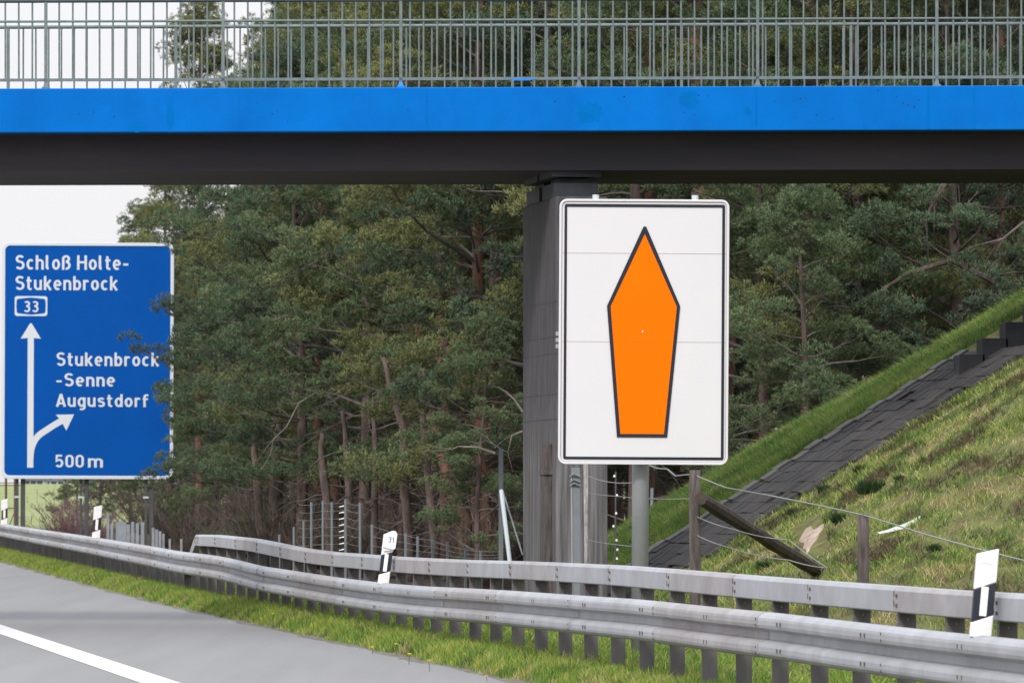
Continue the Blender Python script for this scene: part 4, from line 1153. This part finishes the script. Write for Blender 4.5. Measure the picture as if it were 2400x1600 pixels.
# ------------------------------------------------------------------ pines
def unit(v): return v / (np.linalg.norm(v, axis=-1, keepdims=True) + 1e-9)
def make_pine(name, H, z0, rmax, r0, seed, tone, bark, label, shape=1.0, dens=1.0, trunk_lean=(0, 0), dead=14, wpitch=.36, tuft_k=13, loc=(0, 0, 0), needle=.075, toff=0.0):
    rg = np.random.default_rng(seed); rr = random.Random(seed)
    root = thing(name, (0, 0, 0), label, "tree")
    # trunk
    N = 12; tp = []
    for i in range(N + 1):
        t = i / N
        tp.append(Vector((trunk_lean[0] * t * H + .10 * math.sin(t * 5 + seed), trunk_lean[1] * t * H + .10 * math.cos(t * 4 + seed * 2), -.3 + t * (H + .3))))
    def tpos(z):
        t = max(0, min(1, (z + .3) / (H + .3))) * N; i = min(int(t), N - 1); return tp[i].lerp(tp[i + 1], t - i)
    mb = MB(); mb.tube(tp, [max(.015, r0 * (1 - .85 * (i / N) ** 1.2)) for i in range(N + 1)], 12)
    part(mb, "trunk", bark, root, world=False, smooth=True)
    br = MB(); tufts = []; td = []; tt = []; tc_ = []
    def pad(c, R1, tone_):
        """a rounded cushion of needle tufts at a shoot's end"""
        m_ = max(6, int(30 * dens * (R1 / .28) ** 1.8))
        for _ in range(m_):
            v = Vector((rr.gauss(0, 1), rr.gauss(0, 1), abs(rr.gauss(0, 1)) * 1.0 - .15)).normalized() * R1 * rr.uniform(.6, 1.0)
            v.z *= .8
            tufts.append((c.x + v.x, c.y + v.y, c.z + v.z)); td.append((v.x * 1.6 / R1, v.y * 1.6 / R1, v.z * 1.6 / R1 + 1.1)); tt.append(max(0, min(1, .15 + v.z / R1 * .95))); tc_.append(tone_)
    z = z0; az = rr.uniform(0, 6.28)
    while z < H - .1:
        f = (z - z0) / (H - z0)
        prof = (min(1, (f + .18) / .35) ** .7) * (1 - max(0, f - .35) / .65) ** (.75 * shape) if f < 1 else 0
        nb = rr.choice((2, 2, 2, 3))
        for b in range(nb):
            az += 2 * math.pi / nb + rr.uniform(-.8, .8)
            L = max(.25, rmax * prof * rr.uniform(.45, 1.15))
            el = .05 + .7 * f + rr.uniform(-.25, .3)
            d = Vector((math.cos(az) * math.cos(el), math.sin(az) * math.cos(el), math.sin(el)))
            P = [tpos(z)]; nseg = 7
            for k_ in range(nseg):
                d = (d + Vector((rr.uniform(-.3, .3), rr.uniform(-.3, .3), rr.uniform(-.22, .2)))).normalized()
                P.append(P[-1] + d * L / nseg)
            br.tube(P, [max(.005, (.008 + .009 * L) * (1 - .8 * k_ / nseg)) for k_ in range(nseg + 1)], 5, cap=False)
            bt = rr.random()
            pad(P[-1], rr.uniform(.20, .34), bt)
            nsub = max(2, int(L * 2.6))
            for s_ in range(nsub):
                t = 1 - (1 - (s_ + rr.random()) / nsub) * .62
                x = t * nseg; i = min(int(x), nseg - 1); bp = P[i].lerp(P[i + 1], x - i)
                dd = (P[i + 1] - P[i]).normalized()
                sd_ = dd.cross(Vector((0, 0, 1))); sd_ = sd_ if sd_.length > .1 else Vector((1, 0, 0)); sd_.normalize()
                sgn = 1 if s_ % 2 else -1
                sl = rr.uniform(.25, .60) * (1.2 - .5 * t) * (1 + .15 * L)
                e = (dd * .6 + sd_ * sgn * rr.uniform(.4, 1) + Vector((0, 0, rr.uniform(-.1, .75)))).normalized()
                ep = bp + e * sl
                br.tube([bp, bp + e * sl * .5 + Vector((0, 0, -.02)), ep], [.006, .005, .003], 3, cap=False)
                pad(ep, rr.uniform(.18, .38), bt + rr.uniform(-.2, .2))
                if rr.random() < .35: pad(bp.lerp(ep, .55) + Vector((rr.uniform(-.1, .1), rr.uniform(-.1, .1), .04)), rr.uniform(.10, .18), bt)
        z += wpitch * rr.uniform(.6, 1.4) * (1 - .35 * f)
    # dead lower branches
    for b in range(dead):
        zz = rr.uniform(.8, z0 + 1.8); az = rr.uniform(0, 6.28); L = rr.uniform(.5, 1.8)
        d = Vector((math.cos(az), math.sin(az), rr.uniform(-.25, .35))).normalized(); P = [tpos(zz)]
        for k_ in range(5):
            d = (d + Vector((rr.uniform(-.3, .3), rr.uniform(-.3, .3), rr.uniform(-.3, .18)))).normalized(); P.append(P[-1] + d * L / 5)
        br.tube(P, [.016, .013, .010, .008, .006, .003], 4, cap=False)
        for k_ in (2, 3, 4):
            e = (d + Vector((rr.uniform(-1, 1), rr.uniform(-1, 1), rr.uniform(-.7, .5)))).normalized()
            br.tube([P[k_], P[k_] + e * .2, P[k_] + e * rr.uniform(.3, .6) + Vector((0, 0, -.05))], [.006, .004, .002], 3, cap=False)
    part(br, "branches", M_twig, root, world=False)
    T = np.array(tufts); D = unit(np.array(td)); tt = np.array(tt); tcl = np.array(tc_); nT = len(T); K = tuft_k
    R_ = unit(rg.normal(0, 1, (nT, K, 3)))
    dirs = unit(D[:, None, :] * .75 + R_ * .9 + np.array([0, 0, .2]))
    base = T[:, None, :] + rg.normal(0, .018, (nT, K, 3)) 
    ln2 = needle * rg.uniform(.6, 1.25, (nT, K, 1))
    tip = base + dirs * ln2
    sd2 = unit(np.cross(dirs, rg.normal(0, 1, (nT, K, 3)))) * rg.uniform(.0055, .009, (nT, K, 1))
    midp = base + dirs * ln2 * .45
    V = np.stack([base, midp + sd2, tip, midp - sd2], 2).reshape(-1, 3)
    i0 = np.arange(nT * K)[:, None] * 4
    Fq = i0 + np.array([[0, 1, 2, 3]])
    pal = np.array(tone)
    # clump-wise hue: whole boughs differ, young tips paler, cushions painted light above, shaded below
    cl = (vnoise(T[:, 0] * 1.0 + T[:, 2] * .7, T[:, 1] + T[:, 2], .7, seed) + 1) / 2
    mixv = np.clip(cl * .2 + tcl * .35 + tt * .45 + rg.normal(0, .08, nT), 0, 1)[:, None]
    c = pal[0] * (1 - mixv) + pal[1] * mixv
    old = rg.uniform(0, 1, nT) < .05
    c[old] = np.array([0.13, 0.10, 0.045])
    c = np.repeat(c, K, axis=0) * rg.uniform(.8, 1.2, (nT * K, 1))
    c = np.repeat(c, 4, axis=0)
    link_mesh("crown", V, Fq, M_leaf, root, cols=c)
    return root
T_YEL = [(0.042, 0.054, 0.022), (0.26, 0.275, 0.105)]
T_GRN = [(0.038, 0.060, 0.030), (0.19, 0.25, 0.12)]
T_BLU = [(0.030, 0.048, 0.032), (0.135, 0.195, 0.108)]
T_DRK = [(0.026, 0.036, 0.024), (0.105, 0.128, 0.065)]  # darkened needles: shade of the deep wood put into the colour
G_DEEP = "pines standing deeper in the wood"
protos = [
 make_pine("pine_tree", 13.0, 2.6, 2.7, .15, 1, T_YEL, M_bark, "x", dens=1.0),
 make_pine("pine_tree", 14.0, 3.2, 2.4, .17, 2, T_GRN, M_barkr, "x", dens=1.0, trunk_lean=(.02, 0)),
 make_pine("pine_tree", 12.0, 1.4, 2.9, .14, 3, T_GRN, M_bark, "x", dens=1.0),
 make_pine("pine_tree", 11.0, 1.3, 2.6, .13, 4, T_BLU, M_bark, "x", dens=1.1, dead=8),
 make_pine("pine_tree", 13.5, 3.6, 2.2, .16, 5, T_DRK, M_barkr, "x", dens=.9, trunk_lean=(-.02, 0), dead=24),
 make_pine("young_pine", 6.5, .5, 2.1, .09, 6, T_GRN, M_bark, "x", dens=1.15, dead=3),
 make_pine("pine_tree", 12.5, 1.95, 2.8, .14, 8, T_YEL, M_barkr, "x", dens=1.0, dead=46, trunk_lean=(.015, 0)),
 make_pine("pine_tree", 12.0, 1.9, 2.7, .12, 9, T_GRN, M_bark, "x", dens=1.0, dead=46),
]
for o in protos: o.hide_render = False
used = {}
def plant(k_, u=None, Y=None, X=None, rot=0., sc=1., label=None, group=None, dz=0.):
    if X is None: X = (u - 1200) * Y / F
    loc = (X, Y, hz(X, Y) + dz)
    if k_ not in used:
        o = protos[k_]; o.location = loc; o.rotation_euler = (0, 0, rot); o.scale = (sc,) * 3
        used[k_] = 1; o["label"] = label
        if group: o["group"] = group
    else:
        o = dup(protos[k_], loc, rot, sc, label)
        if "group" in o: del o["group"]
        if group: o["group"] = group
    return o
front = [
 (2, 392, 174, 5.1, .95, "wide pine above the right half of the blue sign, standing behind it against the sky"),
 (0, 478, 168, 0.4, 1.19, "tall outermost pine against the white sky, its foot hidden behind the blue sign"),
 (3, 574, 134, 2.0, 1.0, "pine at the left end of the wood, its boughs touching the blue sign's right edge"),
 (0, 705, 150, 2.0, 1.15, "tall pine behind the railing where the dense wood begins right of the sky"),
 (2, 705, 120, 1.0, 1.08, "dark green pine above the sloping end of the box beam"),
 (6, 800, 116, 3.1, 1.02, "yellowish green pine filling the wood's left half above the game fence"),
 (5, 505, 137, .7, .85, "young pine beside the blue sign's foot, low at the wood's left end"),
 (5, 590, 128, 2.9, .8, "young pine above the sloping end of the box beam"),
 (3, 655, 122, 4.9, .72, "small blue green pine between the sloping beam end and the game fence"),
 (6, 745, 113, 5.5, .95, "lower pine whose pale green boughs hang over the game fence's left end"),
 (7, 845, 106, 3.7, .95, "lower pine with soft green cushions behind the tall fence posts"),
 (7, 950, 100, 2.9, .98, "blue green low boughed pine between the olive pine and the bushy pine"),
 (6, 1035, 97, 1.2, 1.0, "low boughed pine hanging over the top of the leaning reddish trunk"),
 (6, 1120, 92, .2, 1.0, "yellow tipped low pine directly left of the pier"),
 (2, 1780, 82, 4.1, .82, "low boughed pine near the white sign's right edge"),
 (0, 2010, 80.5, .9, .80, "yellow tipped pine left of the broad pale one's lower boughs"),
 (3, 2230, 80, 2.2, .9, "blue green pine above the concrete steps"),
 (7, 900, 109, 5.0, 1.05, "bushy pine above the middle of the game fence"),
 (0, 1000, 102, .6, 1.05, "olive tinged pine behind the numbered marker post"),
 (1, 1075, 99, 4.4, 1.0, "pine with reddish bark a little left of the bridge pier"),
 (7, 1160, 95, 2.2, 1.06, "light green pine whose boughs end just left of the bridge pier"),
 (3, 1300, 91, 3.3, 1.1, "pine hidden in part by the bridge pier and the white sign"),
 (0, 1480, 88, 1.4, 1.1, "pine behind the white sign, showing above the blue fascia"),
 (1, 1650, 86, 2.6, 1.0, "dark pine just right of the white sign's upper half"),
 (2, 1900, 81, 1.9, .95, "broad pale green pine in the middle of the right part of the wood"),
 (0, 2120, 84, 4.0, 1.05, "yellow green pine showing through the right half of the railing"),
 (4, 2330, 83, 5.2, 1.0, "sparse brownish pine at the right edge above the concrete steps"),
 (5, 1880, 77.5, 0.3, .72, "young pine growing just behind the bright green crest of the embankment"),
 (5, 1130, 88, 2.3, .62, "young pine in the undergrowth left of the pier"),
 (5, 2060, 79.5, 4.0, .8, "young pine at the crest below the broad pale green pine"),
]
for k_, u, Y, r, sc, lb in front: plant(k_, u=u, Y=Y, rot=r, sc=sc, label=lb)
rt = random.Random(21); HIDDEN = {21,26,27,31,32,37,38,40,41,46,47,52,57,60,63,66,67,68,71,73,74,76,77,78,79,80,83,84,85,88,90,91,92,95,96,97,99,101,102,104,105,106,109,110,111,112,113,115,116,117,120,122,123,126,127,128,129,130,131,132,133,134,135,136,137,138,139,142,143,144,145,146,147,148,149,150,151,153,154,155,157,158,159,160,161,162,164,165,166,167,168,169,170,171,172,173,174,175,176,178,179,180,181,182,183,184,185,187,188,189,190,191,192,193,194,195,197,198,199}; DEBUG = False
DEEP = {18: "tall pine with a thick reddish trunk behind the tallest game fence posts",
 30: "broad olive green pine rising above the middle of the game fence's left end",
 3: "dark pine directly behind the upper half of the white sign",
 16: "green pine deep in the wood left of the white sign's top, seen over the pier",
 99: "pine behind the blue sign's top right corner, just in from the sky",
 1: "dark sparse pine seen through the railing above the right part of the blue fascia",
 6: "dark sparse pine in the gap right of the white sign",
 15: "dark pine whose crown shows directly left of the bridge pier",
 2: "reddish stemmed pine behind the right end of the railing",
 125: "pine deep behind the blue sign, at the very edge of the sky"}
cnt = 0; occ = [((u - 1200) * Y / F, Y) for _, u, Y, _, _, _ in front]
for q in np.arange(74, 215, 3.0):
    for pp in np.arange(13.2, 40, 2.9):
        p_ = pp + rt.uniform(-.9, .9); q_ = q + rt.uniform(-1.1, 1.1)
        x, y = roadpt(p_, q_)
        s = F / y; u = 1200 + x * s
        if u < 2400 + 2.2 * s * .6 and (u - 2.6 * s > 225 if y > 150 else u - 2.4 * s > 400) and y > 84:
            if any(math.hypot(x - a, (y - b)) < 2.0 for a, b in occ): continue
            if y > 150 and rt.random() < .25: continue
            occ.append((x, y))
            k_ = rt.choice((0, 1, 2, 3, 4, 4)) if y < 150 else rt.choice((2, 3, 4, 3))
            r_, c_ = rt.uniform(0, 6.28), rt.uniform(.9, 1.15); cnt += 1
            if u < 650: c_ = .74
            if cnt in HIDDEN: continue
            o = plant(k_, X=x, Y=y, rot=r_, sc=c_, label=DEEP.get(cnt, "pine glimpsed in the dark gaps between the nearer pines"), group=G_DEEP)
            if DEBUG: o["idx"] = cnt; o["u"] = u; o["k"] = k_
print("deep pines", cnt)
# leaning red trunk and bare stems at the wood's edge
def stem(name, L_, r, m, label, twigs=6, sd=1, back=.955, ext=.25):
    rr = random.Random(sd)
    P = [W(u, y, s * back) for u, y, s in L_]
    b = P[0].copy(); g_ = hz(b.x, b.y); 
    o = thing(name, (b.x, b.y, g_), label, "tree")
    P = [Vector((b.x, b.y, g_ - .2))] + P
    dd_ = (P[-1] - P[-2]).normalized() + Vector((0, 0, .6)); dd_.normalize()
    for i in range(3): P.append(P[-1] + dd_ * ext + Vector((rr.uniform(-.05, .05), 0, 0)))
    mb = MB(); mb.tube(P, [r * .8 * (1 - .75 * (i / len(P)) ** 1.5) for i in range(len(P))], 12); part(mb, "trunk", m, o, smooth=True)
    mb = MB()
    for i in range(twigs):
        j = rr.randrange(1, len(P) - 3); p = P[j].lerp(P[min(j + 1, len(P) - 1)], rr.random())
        d = Vector((rr.choice((-1, 1)) * rr.uniform(.6, 1), rr.uniform(-.8, .2), rr.uniform(-.3, .4))).normalized(); Q = [p]; L = rr.uniform(.4, 1.2)
        for k_ in range(5): d = (d + Vector((rr.uniform(-.3, .3), rr.uniform(-.3, .3), rr.uniform(-.3, .3)))).normalized(); Q.append(Q[-1] + d * L / 5)
        mb.tube(Q, [.014, .012, .009, .007, .005, .002], 4)
    part(mb, "dead_branches", M_twig, o)
    return o
stem("leaning_pine", [(1092, 1300, 150), (1088, 1220, 150), (1065, 1150, 149), (1040, 1080, 148), (1018, 1010, 147), (1000, 940, 146), (985, 840, 145)], .15, M_barkr, "leaning reddish pine trunk curving up to the left, left of the pier", 6, 1)
stem("bare_pine_tree", [(1020, 1290, 152), (1008, 1160, 151), (998, 1060, 151), (990, 960, 150)], .09, M_bark, "slim grey trunk crossing behind the leaning reddish pine", 5, 2)
stem("bare_pine_tree", [(960, 1290, 148), (948, 1130, 148), (945, 1000, 148), (925, 940, 148)], .10, M_bark, "grey brown trunk rising left of the leaning pine, bent at the top", 7, 3)
stem("bare_pine_tree", [(1118, 1300, 150), (1112, 1160, 150), (1118, 1040, 150)], .085, M_barkr, "mottled reddish trunk right of the leaning pine", 4, 4)
stem("bare_pine_tree", [(1155, 1300, 152), (1150, 1200, 152), (1140, 1110, 152), (1150, 1020, 151)], .10, M_barkr, "dark red trunk close to the tall corner post of the game fence", 5, 5)
stem("bare_pine_tree", [(880, 1290, 142), (878, 1160, 142), (880, 1030, 142)], .08, M_bark, "thin brown trunk above the numbered marker post", 7, 7)
stem("bare_pine_tree", [(820, 1290, 138), (818, 1160, 138), (812, 1060, 138)], .09, M_bark, "thin trunk behind the tall posts of the game fence", 7, 9)
stem("bare_pine_tree", [(775, 1290, 134), (770, 1200, 134), (758, 1110, 134)], .12, M_bark, "pale streaked trunk at the left end of the game fence", 7, 11)
stem("bare_pine_tree", [(648, 1270, 125), (646, 1180, 125), (650, 1080, 125)], .19, M_bark, "stout dark trunk behind the sloping end of the box beam", 3, 12)
stem("bare_pine_tree", [(612, 1262, 123), (606, 1180, 123), (600, 1090, 123)], .12, M_bark, "brown trunk left of the stout dark trunk", 3, 13)
stem("bare_pine_tree", [(1700, 1060, 165), (1705, 900, 165), (1712, 760, 165)], .14, M_barkr, "reddish trunk right beside the edge of the white sign", 4, 14, .9)
stem("bare_pine_tree", [(2375, 740, 172), (2385, 600, 172), (2390, 420, 172)], .22, M_barkr, "thick reddish trunk at the right edge above the grass crest", 8, 15, .93)

# dead light boughs that show in front of the foliage
M_deadb = mat("bleached_dead_wood", (0.27, 0.235, 0.205), rough=.9, col2=(0.13, 0.11, 0.10), scale=6)
def bough(L_, s, r, sd, label, tw=5, m=None):
    rr = random.Random(sd); P = [W(u, y, s) for u, y in L_]
    mb = MB(); mb.tube(P, [r * (1 - .75 * i / (len(P) - 1)) for i in range(len(P))], 6)
    for i in range(tw):
        j = rr.randrange(1, len(P)); p = P[j]; d = (P[j] - P[j - 1]).normalized() + Vector((rr.uniform(-.6, .6), rr.uniform(-.4, .4), rr.uniform(-.6, .6)))
        Q = [p, p + d * .15, p + d * rr.uniform(.25, .45) + Vector((0, 0, rr.uniform(-.08, .08)))]
        mb.tube(Q, [r * .35, r * .22, .003], 4)
    o = mb.build("dead_bough", (M_bark if sd in (7, 9, 10) else M_twig if sd == 8 else M_deadb), origin=tuple(P[0])); tag(o, label, "dead branch"); return o
bough([(676, 738), (650, 748), (615, 758), (590, 760), (560, 752)], 118, .040, 1, "pale dead bough pointing left in the dark foliage halfway up the wood", 8)
bough([(830, 612), (790, 613), (750, 622), (700, 632)], 129, .022, 2, "thin pale bough in the upper foliage, left half of the wood")
bough([(775, 932), (740, 920), (700, 945), (672, 1000), (640, 1030), (634, 1065)], 128, .022, 3, "long arching bare bough drooping towards the far end of the barrier", 3)
bough([(1225, 965), (1205, 935), (1180, 915)], 158, .020, 4, "short broken bough at the left edge of the pier", 2)
bough([(1160, 1062), (1120, 1048), (1075, 1046), (1060, 1052)], 155, .020, 5, "light horizontal bough beside the leaning reddish pine", 2)
bough([(1225, 1010), (1200, 1020), (1190, 1060), (1155, 1040)], 158, .014, 6, "thin forked bough left of the pier above the corner post", 4)
bough([(2215, 430), (2190, 470), (2170, 510)], 172, .05, 7, "slanting grey bough near the right end below the bridge", 4)
bough([(2400, 520), (2350, 560), (2290, 575), (2230, 600)], 172, .02, 8, "bare bough with fine twigs at the right edge", 10)
bough([(2330, 660), (2230, 610), (2130, 640), (2050, 690), (1990, 720)], 172, .045, 9, "long dark arching bough above the embankment crest", 6)
bough([(1850, 560), (1815, 535), (1790, 520)], 165, .045, 10, "dark broken bough right of the white sign", 2)

# bare brushwood
def brush(name, m, H, R_, n, sd, label):
    rr = random.Random(sd); root = thing(name, (0, 0, 0), label, "shrub"); mb = MB()
    for i in range(n):
        az = rr.uniform(0, 6.28); r = R_ * .25 * rr.random(); P = [Vector((r * math.cos(az), r * math.sin(az), -.05))]
        d = Vector((math.cos(az) * rr.uniform(.1, .8), math.sin(az) * rr.uniform(.1, .8), 1)).normalized(); L = H * rr.uniform(.6, 1.1)
        for k_ in range(5):
            d = (d + Vector((rr.uniform(-.22, .22), rr.uniform(-.22, .22), -.03))).normalized(); P.append(P[-1] + d * L / 5)
        mb.tube(P, [.012, .010, .008, .006, .005, .003], 3, cap=False)
        for s_ in range(6):
            j = rr.randrange(1, 6); e = (d + Vector((rr.uniform(-1, 1), rr.uniform(-1, 1), rr.uniform(-.2, .8)))).normalized()
            q = P[j]; l_ = rr.uniform(.2, .5) * H * .4
            mb.tube([q, q + e * l_ * .5 + Vector((0, 0, .02)), q + e * l_], [.006, .005, .002], 3, cap=False)
            for g_ in range(2):
                e2 = (e + Vector((rr.uniform(-1, 1), rr.uniform(-1, 1), rr.uniform(-.3, .6)))).normalized(); q2 = q + e * l_ * rr.uniform(.3, .9)
                mb.tube([q2, q2 + e2 * l_ * .5], [.004, .002], 3, cap=False)
    part(mb, "stems", m, root, world=False); return root
b1_ = brush("bare_shrub", M_brush, 2.3, 1.0, 90, 5, "bare brown shrub at the foot of the wood's edge")
b2_ = brush("bare_shrub", M_brushp, 1.7, 1.0, 110, 6, "bare purplish shrub behind the barrier under the blue sign")
x = (158 - 1200) / 85; b2_.location = (x, F / 85, hz(x, F / 85) - .2)
dup(b2_, ((200 - 1200) / 84, F / 84, -.3), 2., .9, "low bare purplish shrub right of the sign's middle support")
first = True
for i, (u, Y, sc, lb) in enumerate([(455, 150, .75, "bare brown shrub left of the sloping end of the box beam"), (385, 155, .7, "bare brown shrub right of the blue sign's right support"), (510, 140, .8, "bare brown shrub above the sloping end of the box beam"), (570, 132, .8, "bare brown shrub left of the stout dark trunk")]):
    loc = ((u - 1200) * Y / F, Y, 0.)
    loc = (loc[0], Y, hz(loc[0], Y))
    if i == 0: b1_.location = loc; b1_.scale = (sc,) * 3; b1_["label"] = lb; b1_["group"] = "bare shrubs at the wood's edge"
    else: dup(b1_, loc, i * 1.7, sc, lb)
ug = 0
for i in range(34):
    q_ = rt.uniform(86, 175); p_ = 11.9 + abs(rt.gauss(0, 3)) ; x, y = roadpt(p_, q_); u = 1200 + x * F / y
    if 420 < u < 1750:
        r_, c_ = rt.uniform(0, 6), rt.uniform(.4, .8); ug += 1
        if ug - 1 in (1, 7, 8, 9, 12, 24, 25, 26): continue
        dup(b1_, (x, y, hz(x, y)), r_, c_, "bare brown shrub in the dark undergrowth between the trunks", "undergrowth shrubs between the trunks")

# dark conifer and field behind the blue sign's supports, houses far off
dk = plant(5, u=235, Y=205, rot=1., sc=.85, label="dark conifer beyond the barrier under the blue sign", dz=-.3)
plant(5, u=185, Y=212, rot=3., sc=.62, label="smaller dark conifer at the left of the one under the blue sign", dz=-.3)
plant(5, u=300, Y=208, rot=5., sc=.8, label="dark conifer right of the middle support of the blue sign", dz=-.3)
for i, u in enumerate((345, 400)):
    dup(b1_, ((u - 1200) * (200 + 3 * i) / F, 200 + 3 * i, -.2), i * 1.3, 1.35, "tall bare brown shrub far back between the sign's supports and the wood", "far bare shrubs beyond the sign")
for i, u in enumerate((760, 860, 950, 1040)):
    plant(5, u=u, Y=138 + 5 * i, rot=i * 1.1, sc=.62 + .06 * (i % 3), label="young pine in the dark understorey far behind the bare trunks", group="young pines in the dark understorey")
plant(5, u=520, Y=190, rot=2., sc=.9, label="young pine far back behind the bare shrubs left of the wood", dz=-.2)
plant(5, u=425, Y=215, rot=4., sc=1., label="young pine far back just right of the blue sign's foot", dz=-.2)
def house(u, Y, w_, d_, h__, label):
    x = (u - 1200) * Y / F; z = hz(x, Y)
    o = thing("distant_house", (x, Y, z), label, "house", "distant houses on the horizon")
    mb = MB(); mb.box((0, 0, h__ / 2), (w_, d_, h__)); wl = part(mb, "wall", M_field, o, world=False)
    mb = MB(); mb.prism([(-w_ / 2 - .4, h__), (w_ / 2 + .4, h__), (w_ * .32, h__ + 2.6), (-w_ * .32, h__ + 2.6)], I4, -d_ / 2 - .3, d_ / 2 + .3); part(mb, "roof", M_roof, o, world=False)
    for xx in (-w_ * .3, 0, w_ * .3):
        mb = MB(); mb.box((xx, -d_ / 2 - .02, h__ * .55), (1.1, .06, 1.3)); part(mb, "window", M_glass, o, world=False, parent=wl)
house(82, 1150, 3.6 * 1.2, 8, .9, "pale distant house on the horizon under the blue sign, left one")
house(130, 1250, 5, 9, .9, "second pale distant house, beside the dark conifer")

# small dark tufts on the slope
def tuft(name, n, R_, H, cols, sd, label, group=None):
    rg = np.random.default_rng(sd); th = rg.uniform(0, 6.28, n); r = R_ * rg.uniform(0, 1, n) ** .6
    base = np.stack([r * np.cos(th), r * np.sin(th) * .8, np.zeros(n)], -1)
    hgt = H * rg.uniform(.5, 1.1, n); ld = rg.normal(0, .35, (n, 2))
    tip = base + np.stack([ld[:, 0] * hgt + base[:, 0] * .4, ld[:, 1] * hgt, hgt], -1)
    ph = rg.uniform(0, 6.28, n); sd2 = np.stack([np.cos(ph), np.sin(ph), 0 * ph], -1) * .009
    V = np.stack([base - sd2, base + sd2, tip], 1).reshape(-1, 3); Fz = np.arange(n * 3).reshape(-1, 3)
    c = np.array(cols[0]) + (np.array(cols[1]) - np.array(cols[0])) * rg.uniform(0, 1, (n, 1))
    o = link_mesh(name, V, Fz, M_grass, cols=np.repeat(c, 3, axis=0)); return tag(o, label, "plant", group)
tfs = [(2042, 1158, 1.0, "largest dark green tuft on the slope above the second fence post"), (2018, 1112, .7, "small dark tuft just above the largest one"), (1932, 1155, .6, "small dark tuft left of the largest one, on the slope"), (1862, 1206, .5, "dark tuft low on the slope above the brace"), (1968, 1225, .7, "dark tuft beside the sandy clod"), (2190, 1295, .6, "dark tuft between the plastic strip and the big marker post"), (2330, 880, .8, "dark tuft near the top of the slope at the right edge"), (1790, 1335, .6, "dark tuft under the lower end of the brace"), (2110, 1130, .5, "faint dark tuft right of the largest one")]
t0 = None
for i, (u, y, sc, lb) in enumerate(tfs):
    p = on_slope(u, y)
    if t0 is None: t0 = tuft("grass_tuft", 500, .13, .17, [(0.022, 0.045, 0.018), (0.05, 0.085, 0.028)], 4, lb, "dark tufts on the slope"); o = t0
    else: o = t0.copy(); C.objects.link(o); o["label"] = lb
    o.location = p; o.scale = (sc,) * 3; o.rotation_euler = (0, 0, i)
